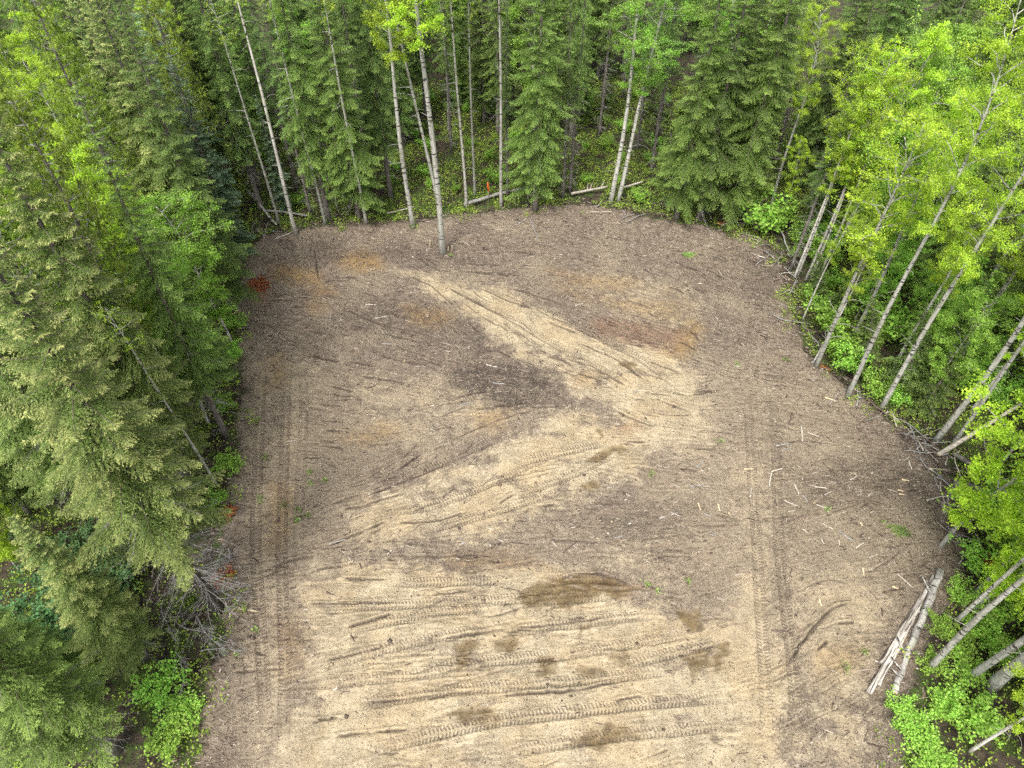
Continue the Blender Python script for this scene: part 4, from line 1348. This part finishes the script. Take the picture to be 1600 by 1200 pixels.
lay('fallen_log', P(393, 318), P(434, 356), 0.13, 0.09, 'bark_aspen', 'pale log leaning down into the far left corner of the clearing', 'log', za=0.9, zb=0.05)
lay('fallen_log', P(415, 338), P(482, 340), 0.10, 0.07, 'deadwood', 'grey log lying behind the far left corner stems', 'log', za=0.3, zb=0.2)
lay('fallen_log', P(892, 312), P(948, 303), 0.105, 0.08, 'bleached', 'broken pale log left of the pair of leaning aspens', 'log', za=0.3, zb=0.5, stubs=5)
lay('fallen_log', P(972, 302), P(1002, 295), 0.09, 0.07, 'bleached', 'pale log end right of the pair of leaning aspens', 'log', za=0.3, zb=0.4)
lay('fallen_log', P(725, 322), P(832, 296), 0.14, 0.10, 'deadwood', 'long grey log lying behind the orange-flagged stake', 'log', za=0.2, zb=0.2)
lay('fallen_log', P(604, 335), P(648, 325), 0.07, 0.05, 'bleached', 'thin pale log in the undergrowth left of the big far aspen', 'log', za=0.15, zb=0.15)
lay('fallen_log', P(1127, 353), P(1178, 340), 0.06, 0.04, 'bleached', 'pale pole lying at the foot of the tall far right spruce', 'log', za=0.15, zb=0.3)
lay('fallen_log', P(1198, 338), P(1234, 402), 0.06, 0.04, 'deadwood', 'slanting grey pole in the brush at the far right corner', 'log', za=0.8, zb=0.1)
lay('fallen_log', P(1160, 322), P(1208, 350), 0.05, 0.03, 'deadwood', 'thin grey pole above the slanting pole at the far right corner', 'log', za=0.6, zb=0.4)
lay('fallen_log', P(600, 255), P(636, 270), 0.11, 0.08, 'deadwood', 'grey deadfall deep in the undergrowth behind the big far aspen', 'log', za=0.3, zb=0.3)
lay('fallen_log', P(1395, 655), P(1425, 680), 0.05, 0.035, 'bleached', 'thin bleached pole at the foot of the nearer big aspen', 'log', za=0.05)

# traced sticks: ends in photograph pixels, colour, the thing they lie by
ST = [
    (1205, 738, 1224, 730, 'bleached', 0), (1205, 738, 1203, 760, 'bleached', 0), (1240, 757, 1248, 772, 'bleached', 0), (1225, 782, 1250, 792, 'bleached', 0),
    (1276, 788, 1300, 794, 'bleached', 0), (1254, 773, 1262, 784, 'deadwood', 0), (1273, 760, 1292, 763, 'bleached', 0), (1288, 773, 1300, 768, 'bleached', 0),
    (1310, 828, 1334, 847, 'deadwood', 1), (1283, 841, 1288, 850, 'bleached', 1), (1284, 817, 1302, 826, 'bleached', 1), (1254, 826, 1262, 832, 'bleached', 1),
    (1310, 843, 1312, 852, 'bleached', 1), (1358, 872, 1372, 866, 'bleached', 1), (1401, 897, 1427, 919, 'bleached', 2), (1394, 917, 1406, 919, 'splinter', 2),
    (1280, 934, 1284, 946, 'splinter', 2), (1348, 887, 1350, 898, 'splinter', 2), (1338, 856, 1350, 848, 'bleached', 1), (1344, 816, 1347, 822, 'splinter', 1),
    (1409, 749, 1421, 751, 'splinter', 3), (1403, 766, 1414, 766, 'splinter', 3), (1404, 772, 1414, 773, 'splinter', 3), (1420, 720, 1425, 734, 'bleached', 3),
    (1356, 775, 1364, 770, 'bleached', 3), (1328, 750, 1340, 744, 'bleached', 3), (1369, 785, 1380, 788, 'brownstick', 3), (1288, 621, 1305, 627, 'splinter', 4),
    (1251, 664, 1253, 690, 'bleached', 4), (1212, 697, 1236, 693, 'deadwood', 4), (1222, 705, 1238, 700, 'deadwood', 4), (1262, 675, 1280, 682, 'bleached', 4),
    (1238, 645, 1232, 664, 'brownstick', 4), (1162, 734, 1178, 732, 'splinter', 5), (1078, 760, 1104, 757, 'deadwood', 5), (1090, 786, 1095, 798, 'splinter', 5),
    (1121, 788, 1125, 799, 'splinter', 5), (1138, 800, 1141, 806, 'splinter', 5), (1100, 804, 1111, 807, 'deadwood', 5), (1172, 776, 1174, 758, 'bleached', 5),
    (1088, 730, 1100, 722, 'deadwood', 5), (760, 571, 778, 575, 'bleached', 6), (788, 561, 806, 548, 'brownstick', 6), (823, 551, 843, 559, 'brownstick', 6),
    (770, 600, 790, 602, 'deadwood', 6), (716, 635, 740, 628, 'deadwood', 6), (990, 616, 998, 608, 'deadwood', 7), (685, 692, 692, 687, 'bleached', 8),
    (566, 733, 576, 736, 'deadwood', 8), (672, 670, 680, 674, 'bleached', 8), (571, 475, 588, 475, 'bleached', 9), (586, 499, 608, 494, 'bleached', 9),
    (596, 536, 612, 537, 'deadwood', 9), (573, 607, 590, 601, 'brownstick', 9), (516, 490, 517, 502, 'deadwood', 9), (718, 840, 726, 850, 'deadwood', 10),
    (545, 872, 551, 880, 'bleached', 10), (514, 852, 540, 843, 'deadwood', 10), (760, 823, 772, 826, 'bleached', 10), (820, 806, 828, 812, 'deadwood', 10),
    (1030, 810, 1060, 800, 'deadwood', 10), (362, 965, 369, 952, 'splinter', 11), (371, 951, 402, 955, 'splinter', 11), (370, 945, 378, 925, 'deadwood', 11), (510, 925, 522, 930, 'brownstick', 12),
    (548, 993, 554, 1003, 'brownstick', 12), (634, 1040, 642, 1037, 'brownstick', 12), (1205, 985, 1240, 990, 'brownstick', 2), (828, 340, 840, 375, 'deadwood', 13),
    (810, 352, 824, 342, 'deadwood', 13), (700, 395, 700, 386, 'splinter', 14), (706, 395, 708, 383, 'splinter', 14), (672, 388, 672, 382, 'splinter', 14), (365, 495, 374, 487, 'splinter', 15),
    (362, 487, 372, 500, 'splinter', 15), (370, 480, 376, 494, 'bleached', 15), (372, 503, 370, 512, 'splinter', 15), (1110, 830, 1118, 838, 'deadwood', 5), (960, 840, 976, 836, 'deadwood', 10),
]
LMK = ['crooked pale stick on the mid right mulch', 'grey branch below the mid right brush', 'twin logs at lower right', 'broken leaning log on the right edge', 'two big aspen feet on the right edge',
       'right hand wheel track', 'dark humus patch in the middle', 'far end of the sandy streak', 'dark triangle of mulch left of centre', 'far left mulch', 'band of mulch above the bottom sand',
       'black spruce foot at lower left', 'tracked sand at the bottom', 'shaggy spruce on the far edge', 'foot of the lone grey aspen', 'red rotten wood on the left edge']
ORD = ['nearest', 'second nearest', 'third nearest', 'fourth nearest', 'fifth nearest', 'sixth nearest', 'seventh nearest', 'eighth nearest', 'ninth nearest', 'tenth nearest']
CN = {'bleached': 'bleached stick', 'deadwood': 'grey stick', 'splinter': 'pale splintered stick', 'brownstick': 'dark brown stick'}
PLC = {0: (1205, 738), 1: (1322, 838), 2: (1430, 930), 3: (1460, 722), 4: (1350, 632), 5: (1180, 800), 6: (830, 600), 7: (1000, 620), 8: (700, 640), 9: (440, 400), 10: (720, 880), 11: (345, 955), 12: (620, 1000),
       13: (836, 330), 14: (692, 396), 15: (405, 445)}
PLN = {0: 'the fork of crossed sticks on the mid right mulch', 1: 'the green brush tuft on the right', 2: 'the twin logs', 3: 'the broken leaning log', 4: 'the two big aspens', 5: 'the right hand wheel track',
       6: 'the dark humus in the middle', 7: 'the sandy streak', 8: 'the mulch triangle left of centre', 9: 'the far left corner', 10: 'the mulch band above the bottom sand', 11: 'the black spruce foot', 12: 'the bottom sand tracks',
       13: 'the shaggy spruce', 14: 'the lone grey aspen', 15: 'the red rotten wood'}
PLC[1] = (1405, 830)
rank = {}
for s in ST:
    k = (s[5], s[4])
    rank.setdefault(k, []).append(((s[0] - PLC[s[5]][0]) ** 2 + (s[1] - PLC[s[5]][1]) ** 2, s))
for k in rank:
    rank[k].sort(key=lambda q: q[0])
for s in ST:
    g_ = rank[(s[5], s[4])]
    i = [q[1] for q in g_].index(s)
    lab = '%s lying by %s' % (CN[s[4]], PLN[s[5]]) if len(g_) == 1 else '%s, %s to %s' % (CN[s[4]], ORD[i], PLN[s[5]])
    a, b = P(s[0], s[1]), P(s[2], s[3])
    L = math.hypot(b[0] - a[0], b[1] - a[1])
    up = 14 == s[5]
    r = 0.032 + 0.012 * min(L, 2)
    if s[4] == 'splinter':
        r *= 1.4
    if up:
        a = (a[0], a[1])
        lay('stake_stub', a, (a[0] + 0.05, a[1] + 0.05), 0.035, 0.025, 'splinter', lab.replace('pale splintered stick', 'pale upright splinter'), 'stick', 'sticks left on the clearing', zb=0.5 + 0.1 * i, crook=0.0, sides=5, n=4)
        continue
    lay('stick', a, b, r, r * 0.6, s[4], lab, 'stick', 'sticks left on the clearing', sides=5, crook=0.09, stubs=1 if L > 0.8 else 0, n=6)

SLM = [((1375, 650), 'the nearer big aspen'), ((1460, 722), 'the broken leaning log'), ((1490, 790), 'the root hollow'), ((1505, 870), 'the right bulge of the clearing'), ((1215, 400), 'the far right corner pole'),
       ((1150, 352), 'the tall far right spruce'), ((1245, 520), 'the white birch clump'), ((405, 360), 'the far left corner log'), ((980, 325), 'the leaning aspen pair'), ((360, 870), 'the black spruce foot')]
grg = np.random.default_rng(61)
SL = []
for (pa, pb, n_) in [((1330, 615), (1450, 700), 24), ((1440, 695), (1490, 790), 36), ((1485, 790), (1515, 880), 28), ((1150, 360), (1235, 440), 28), ((1130, 335), (1240, 380), 12), ((1230, 450), (1270, 560), 9),
                     ((385, 350), (440, 370), 8), ((930, 330), (1040, 345), 9), ((340, 850), (355, 990), 8)]:
    for q_ in range(n_):
        u = grg.random()
        px, py = pa[0] + (pb[0] - pa[0]) * u + grg.normal(0, 9), pa[1] + (pb[1] - pa[1]) * u + grg.normal(0, 7)
        SL.append((px, py, grg.uniform(0.5, 2.4), grg.uniform(0, math.pi), ['deadwood', 'bleached', 'brownstick', 'deadwood', 'brownstick'][int(grg.integers(5))]))
byk = {}
for q_ in SL:
    k_ = min(range(len(SLM)), key=lambda i_: (SLM[i_][0][0] - q_[0]) ** 2 + (SLM[i_][0][1] - q_[1]) ** 2)
    byk.setdefault((k_, q_[4]), []).append(q_)
SN = {'deadwood': 'grey slash branch', 'bleached': 'bleached slash branch', 'brownstick': 'brown slash branch'}
SORD = ['nearest', 'second nearest', 'third nearest', 'fourth nearest', 'fifth nearest', 'sixth nearest', 'seventh nearest', 'eighth nearest', 'ninth nearest', 'tenth nearest', 'eleventh nearest', 'twelfth nearest',
        'thirteenth nearest', 'fourteenth nearest', 'fifteenth nearest', 'sixteenth nearest', 'seventeenth nearest', 'eighteenth nearest', 'nineteenth nearest', 'twentieth nearest',
        'twenty-first nearest', 'twenty-second nearest', 'twenty-third nearest', 'twenty-fourth nearest']
for (k_, m_), lst in byk.items():
    lst.sort(key=lambda q: (SLM[k_][0][0] - q[0]) ** 2 + (SLM[k_][0][1] - q[1]) ** 2)
    for r_, (px, py, L, az, _) in enumerate(lst):
        x, y = P(px, py)
        a = (x - L / 2 * math.cos(az), y - L / 2 * math.sin(az))
        b = (x + L / 2 * math.cos(az), y + L / 2 * math.sin(az))
        r = grg.uniform(0.018, 0.05)
        lay('slash_branch', a, b, r, r * 0.5, m_, '%s in the edge debris, %s to %s' % (SN[m_], SORD[r_], SLM[k_][1]), 'branch', 'slash along the clearing edge', za=grg.uniform(0, 0.25), zb=grg.uniform(0, 0.35), sides=5, crook=0.12,
            stubs=int(L * 2), n=7)

# stake with orange flagging tape
fx, fy = P(763, 313)
e = link('survey_stake', None, None, 'slim pale stake with orange flagging tape before the far forest', 'stake', loc=(fx, fy, float(gz(np.array(fx), np.array(fy)))))
b = MB()
b.tube([(0, 0, -0.2), (0.01, 0, 0.8), (0, 0.01, 1.75)], [0.035, 0.035, 0.03], 6)
link('post', b.build('post', M['bleached']), e)
b = MB()
b.tube([(0, 0.0, 1.0), (0.005, 0, 1.35), (0, 0, 1.7)], [0.055, 0.07, 0.05], 7)
b.tube([(0.05, -0.02, 1.3), (0.09, -0.04, 1.1), (0.08, -0.05, 0.85)], [0.03, 0.035, 0.02], 4)
link('flagging_tape', b.build('flagging_tape', M['tape']), e)

# rotten red wood and rusty boughs
def chunks(name, c, R, n, mat, label, cat, seed, h=0.12):
    rg = np.random.default_rng(seed)
    b = MB()
    for i in range(n):
        a, q = rg.uniform(0, 6.28), R * math.sqrt(rg.random())
        x, y = c[0] + q * math.cos(a) * 0.7, c[1] + q * math.sin(a)
        z = float(gz(np.array(x), np.array(y))) + 0.03
        d = rg.normal(0, 1, 3)
        d[2] *= 0.25
        d /= np.linalg.norm(d)
        L = rg.uniform(0.06, 0.3)
        p = np.array([x, y, z + rg.uniform(0, h)]) - np.array([c[0], c[1], 0])
        b.tube(np.stack([p - d * L, p + rg.normal(0, 0.02, 3), p + d * L]), rg.uniform(0.02, 0.06, 3), 5)
    link(name, b.build(name, M[mat], False), None, label, cat, loc=(c[0], c[1], 0))


chunks('rotten_wood', P(404, 448), 0.9, 90, 'rot', 'heap of red rotten wood crumbs on the left edge', 'rotten wood', 1)
chunks('rotten_wood', P(352, 908), 0.6, 70, 'rot', 'patch of red rotten wood beside the black spruce foot', 'rotten wood', 2)
chunks('rotten_wood', P(360, 808), 0.45, 30, 'rot', 'small scatter of red rotten wood under the left spruces', 'rotten wood', 4)


def bough(name, xy, z, L, az, mat, label, seed, el=0.0):
    rg = np.random.default_rng(seed)
    T, o, axp = spray(L, el, 0.15, 0.1, rg, 1.1, 0.2)
    e = link(name, None, None, label, 'bough', loc=(xy[0], xy[1], float(gz(np.array(xy[0]), np.array(xy[1]))) + z), rz=az)
    link('needles', tri_cloud('needles', T, np.clip(o, 0, 1), rg.random(len(o)), M[mat]), e)
    b = MB()
    b.tube(axp, np.linspace(0.02, 0.005, 6), 5)
    link('stem', b.build('stem', M['twig']), e)


bough('fallen_bough', P(1300, 582), 0.18, 1.5, 2.9, 'leaf_rust', 'rusty dead spruce bough at the foot of the right edge birches', 7)
bough('fallen_bough', P(1590, 905), 1.1, 2.2, 2.8, 'leaf_rust', 'rusty dead bough hanging in brush at lower right', 8)
bough('fallen_bough', P(1428, 838), 0.12, 1.5, 2.6, 'spruce', 'green spruce bough dropped on the right hand mulch', 9)
bough('fallen_bough', P(1118, 352), 0.2, 1.0, 0.4, 'leaf_rust', 'small rusty bough under the far right spruces', 10)
bough('fallen_bough', P(1062, 398), 0.1, 1.2, 0.2, 'spruce_bright', 'small green bough lying on the far right mulch', 12)

def dead_bough(xy, z, L, az, label, seed, dip=0.2):
    rg = np.random.default_rng(seed)
    b = MB()
    t = np.linspace(0, 1, 8)
    pts = np.stack([L * t, 0.12 * L * np.sin(t * 2.5 + seed), -dip * L * t + 0.05 * L * t ** 3], -1) + rg.normal(0, 0.015, (8, 3)) * L
    b.tube(pts, np.linspace(0.028, 0.006, 8), 5)
    for i in range(int(L * 14)):
        u = rg.uniform(0.12, 0.98)
        p0 = np.array([np.interp(u, t, pts[:, c]) for c in range(3)])
        ln = rg.uniform(0.25, 0.9) * (1.15 - u)
        d = np.array([rg.uniform(0.3, 1.0), rg.choice([-1, 1]) * rg.uniform(0.3, 1), rg.normal(-0.12, 0.25)])
        d /= np.linalg.norm(d)
        q = np.stack([p0, p0 + d * ln * 0.5 + rg.normal(0, 0.03, 3), p0 + d * ln + [0, 0, -0.06]])
        b.tube(q, [0.010, 0.007, 0.004], 3, False)
        for k in range(3):
            v = rg.uniform(0.3, 0.9)
            p1 = p0 + d * ln * v
            d2 = d + rg.normal(0, 0.5, 3)
            b.tube(np.stack([p1, p1 + d2 * ln * 0.35]), [0.006, 0.003], 3, False)
    link('dead_bough', b.build('dead_bough', M['deadwood']), None, label, 'bough', 'bare grey boughs at lower left', loc=(xy[0], xy[1], float(gz(np.array(xy[0]), np.array(xy[1]))) + z), rz=az)


for i, (px, py, z, L, az, lab) in enumerate([(330, 975, 0.9, 2.2, -0.9, 'bare grey bough reaching down over the mulch below the black spruce foot'), (300, 985, 1.0, 2.4, -0.5, 'bare grey bough left of the one below the black spruce foot'),
                                             (285, 1020, 0.8, 2.0, -1.3, 'bare grey twiggy bough between young spruce and mulch'), (320, 1035, 0.6, 1.8, 0.2, 'lowest bare grey bough at the mulch edge, lower left'),
                                             (318, 935, 1.6, 2.0, -0.2, 'bare grey bough sticking out beside the black spruce foot'), (265, 965, 1.3, 2.2, -0.8, 'bare grey bough in the shade right of deep green shrubs'),
                                             (350, 965, 0.4, 1.4, 0.9, 'short bare grey bough touching the pale sticks')]):
    dead_bough(P(px, py), z, L, az, lab, 400 + i)

# weeds sprouting on the clearing
WD = [(405, 657, 'beside the left wheel tracks, farthest'), (415, 717, 'left of the wheel tracks, tallest'), (407, 783, 'in the nearer left wheel track'), (445, 793, 'right of the left wheel tracks, upper of a loose row'),
      (468, 800, 'right of the left wheel tracks, second of a loose row'), (482, 809, 'right of the left wheel tracks, third of a loose row'), (466, 813, 'right of the left wheel tracks, lowest of a loose row'),
      (486, 757, 'on mulch right of the left tracks, left of two'), (510, 753, 'on mulch right of the left tracks, right of two'), (485, 740, 'pale, above the pair on the left mulch'),
      (1074, 910, 'on the mulch right of the wet hollow'), (1030, 926, 'at the right end of the wet hollow'), (1012, 915, 'dark, touching the wet hollow'), (1125, 692, 'at the right tip of the sandy streak'),
      (1018, 742, 'on the sand below the sandy streak'), (400, 985, 'at the lower left by the pale sticks'), (385, 955, 'beside the pale sticks at lower left'), (372, 1028, 'lowest one at the lower left'), (352, 1025, 'under dead twigs at the lower left'),
      (1292, 797, 'among sticks on the right mulch'), (1152, 570, 'rusty ground at upper right'), (1228, 565, 'near the right edge birches'), (1350, 1020, 'left of the split log, upper'), (1320, 1045, 'left of the split log, lower'),
      (1060, 355, 'on the far edge below the wide spruces'), (705, 402, 'at the foot of the lone grey aspen')]
wrg = np.random.default_rng(123)
for i, (px, py, lab) in enumerate(WD):
    x, y = P(px, py)
    z = float(gz(np.array(x), np.array(y)))
    n = int(wrg.integers(16, 34))
    R = wrg.uniform(0.10, 0.20)
    c = np.stack([wrg.normal(0, R * 0.7, n), wrg.normal(0, R * 0.7, n), wrg.uniform(0.05, 0.28, n)], 1)
    e = link('weed', None, None, 'green weed sprout ' + lab, 'weed', 'weeds sprouting on the clearing', loc=(x, y, z))
    T = leaf_tris(c, 0.042, wrg, 0.8)
    link('leaves', tri_cloud('leaves', T, np.tile(wrg.random(n), 2), np.tile(wrg.random(n), 2), M['spruce_bright']), e)
    b = MB()
    for q in c[::5]:
        b.tube(np.stack([[0, 0, -0.02], q * [0.5, 0.5, 0.6], q]), [0.006, 0.005, 0.003], 3, False)
    link('stems', b.build('stems', M['twig']), e)

# wood chips, bark and twigs strewn over the mulch: too many to count
lrg = np.random.default_rng(55)
n = 70000
lx = lrg.uniform(-17, 22, n)
ly = lrg.uniform(7.2, 49, n)
sd = poly_sd(lx, ly, CLEAR)
ix = np.clip(np.searchsorted(GX, lx), 0, nx - 1)
iy = np.clip(np.searchsorted(GY, ly), 0, ny - 1)
dens = np.clip(1.0 - 0.96 * np.clip(A_sand[ix, iy] * 1.15, 0, 1), 0.03, 1) * (0.35 + 1.3 * np.clip(fbm(lx, ly, 0.5, 171, 3) + 0.5, 0, 1)) * (1 - 0.85 * A_wet[ix, iy]) * (0.6 + 1.2 * np.exp(-np.clip(sd, 0, 99) / 1.5))
ok = (sd > -1.2) & (lrg.random(n) < dens)
lx, ly = lx[ok], ly[ok]
n = len(lx)
wsum_s, wsum_c = np.zeros(n), np.zeros(n)
for m_, a_ in zip(mids, ang2):
    w_ = 1 / ((lx - m_[0]) ** 2 + (ly - m_[1]) ** 2 + 0.6) ** 2
    wsum_s += w_ * math.sin(a_)
    wsum_c += w_ * math.cos(a_)
az = 0.5 * np.arctan2(wsum_s, wsum_c) + lrg.normal(0, 0.55, n)
L = np.clip(lrg.lognormal(-2.95, 0.75, n), 0.02, 0.5)
w = np.clip(lrg.lognormal(-4.5, 0.45, n), 0.006, 0.028)
d = np.stack([np.cos(az), np.sin(az), lrg.normal(0, 0.12, n)], 1)
pr = np.stack([-np.sin(az), np.cos(az), lrg.normal(0, 0.2, n)], 1)
zz = gz(lx, ly)
c = np.stack([lx, ly, zz + 0.012], 1)
a = c - d * L[:, None]
b_ = c + d * L[:, None]
mid = c + pr * w[:, None] * lrg.normal(0, 1, n)[:, None] + np.array([0, 0, 1]) * (w * 1.1 + 0.1 * L)[:, None]
Vt = np.stack([a - pr * w[:, None], a + pr * w[:, None], b_ + pr * w[:, None], b_ - pr * w[:, None], mid], 1).reshape(-1, 3)
base = np.arange(n)[:, None] * 5
Ft = np.concatenate([base + np.array([[0, 1, 4]]), base + np.array([[1, 2, 4]]), base + np.array([[2, 3, 4]]), base + np.array([[3, 0, 4]])])


def litter_mat():
    m, nt, out = new_mat('chip_litter')
    g = NT(nt)
    r = g.attr('rnd')
    c = g.mix(g.ramp(r, (0.25, 0.45)), (0.070, 0.051, 0.041), (0.197, 0.143, 0.107))
    c = g.mix(g.ramp(r, (0.66, 0.95)), c, (0.377, 0.316, 0.262))
    c = g.mix(g.ramp(r, (0.97, 0.99)), c, (0.574, 0.508, 0.426))
    bs = g.n('ShaderNodeBsdfPrincipled')
    g.l(c, bs.inputs['Base Color'])
    bs.inputs['Roughness'].default_value = 0.9
    bs.inputs['Specular IOR Level'].default_value = 0.2
    g.l(bs.outputs[0], out.inputs['Surface'])
    return m


link('wood_chip_litter', mesh_np('wood_chip_litter', Vt, Ft, [litter_mat()], dict(rnd=np.repeat(lrg.random(n), 5))), label='strewn wood chips bark and twigs on the clearing', cat='litter', kind='stuff')


# ------------------------------------------------------------------ labels that single out the scattered trees and shrubs
LM = [(P(448, 345), 'the far left corner stems'), (P(562, 344), 'the broad light green spruce'), (P(646, 357), 'the thick pale aspen'), (P(763, 313), 'the orange-flagged stake'),
      (P(836, 332), 'the shaggy middle spruce'), (P(960, 318), 'the leaning aspen pair'), (P(1075, 347), 'the two wide boughed spruces'), (P(1142, 350), 'the far right corner sticks'),
      (P(1258, 438), 'the white birch clump'), (P(1323, 622), 'the farther big aspen'), (P(1375, 642), 'the nearer big aspen'), (P(1460, 692), 'the broken leaning log'), (P(1440, 970), 'the birch log'),
      ((20.6, 17.6), 'the nearest lime tree'), (P(345, 957), 'the black spruce foot'), (P(341, 762), 'the thin leaning left stem'), (P(354, 682), 'the long bare left trunk'),
      (P(404, 448), 'the red rotten wood'), (P(340, 335), 'the silvery blue fir'), ((-17.6, 24.0), 'the tufted pine'), ((-25.5, 37.5), 'the upper left lime aspen'), ((-15.6, 8.6), 'the fresh green corner spruce')]
ONES = ['', 'first', 'second', 'third', 'fourth', 'fifth', 'sixth', 'seventh', 'eighth', 'ninth', 'tenth', 'eleventh', 'twelfth', 'thirteenth', 'fourteenth', 'fifteenth', 'sixteenth', 'seventeenth', 'eighteenth', 'nineteenth']
NUM = [''] + [q + ' ' for q in ONES[2:]]
for a, b in (('twenty', 'twentieth'), ('thirty', 'thirtieth'), ('forty', 'fortieth'), ('fifty', 'fiftieth')):
    NUM += [b + ' '] + ['%s-%s ' % (a, q) for q in ONES[1:10]]
seen = {}
for o in [q for q in bpy.data.objects if '_xy' in q.keys()]:
    seen.setdefault(o['label'], []).append(o)
for lab, obs in seen.items():
    if len(obs) < 2:
        continue
    noun = lab.split(' deep in')[0].split(' packed')[0].split(' back in')[0].split(' behind')[0].split(' on the')[0].split(' low in')[0].split(' among')[0].split(' in the')[0]
    by = {}
    for o in obs:
        x, y = o['_xy']
        d, k = min(((x - a[0]) ** 2 + (y - a[1]) ** 2, i) for i, (a, n_) in enumerate(LM))
        by.setdefault(k, []).append((d, o))
    for k, lst in by.items():
        lst.sort(key=lambda q: q[0])
        for r_, (d, o) in enumerate(lst):
            o['label'] = '%s, %snearest to %s' % (noun, NUM[min(r_, len(NUM) - 1)], LM[k][1])
for o in bpy.data.objects:
    if '_xy' in o.keys():
        del o['_xy']

# clods of soil and small stones: too many to count
krg = np.random.default_rng(505)
n = 9000
kx, ky = krg.uniform(-16.5, 21.5, n), krg.uniform(7.5, 48.5, n)
keep = (poly_sd(kx, ky, CLEAR) > -0.3) & (fbm(kx, ky, 0.7, 191, 3) + krg.normal(0, 0.12, n) > 0.06)
kx, ky = kx[keep], ky[keep]
n = len(kx)
r = np.clip(krg.lognormal(-3.35, 0.5, n), 0.015, 0.13)
octv = np.array([[1, 0, 0], [0, 1, 0], [-1, 0, 0], [0, -1, 0], [0, 0, 0.8], [0, 0, -0.6]], float)
octf = np.array([[0, 1, 4], [1, 2, 4], [2, 3, 4], [3, 0, 4], [1, 0, 5], [2, 1, 5], [3, 2, 5], [0, 3, 5]])
kv = octv[None] * krg.uniform(0.55, 1.3, (n, 6, 1)) * r[:, None, None]
ka = krg.uniform(0, 6.28, n)
rx = kv[..., 0] * np.cos(ka)[:, None] - kv[..., 1] * np.sin(ka)[:, None]
ry = kv[..., 0] * np.sin(ka)[:, None] + kv[..., 1] * np.cos(ka)[:, None]
kz = gz(kx, ky)
kv = np.stack([rx + kx[:, None], ry + ky[:, None], kv[..., 2] + (kz + r * 0.25)[:, None]], -1).reshape(-1, 3)
kf = (octf[None] + 6 * np.arange(n)[:, None, None]).reshape(-1, 3)


def clod_mat():
    m, nt, out = new_mat('soil_clods')
    g = NT(nt)
    c = g.mix(g.ramp(g.attr('rnd'), (0.2, 0.8)), (0.085, 0.062, 0.047), (0.30, 0.235, 0.16))
    bs = g.n('ShaderNodeBsdfPrincipled')
    g.l(c, bs.inputs['Base Color'])
    bs.inputs['Roughness'].default_value = 0.95
    g.l(bs.outputs[0], out.inputs['Surface'])
    return m


link('soil_clods', mesh_np('soil_clods', kv, kf, [clod_mat()], dict(rnd=np.repeat(krg.random(n), 6))), label='crumbled soil clods scattered over the clearing', cat='clods', kind='stuff')
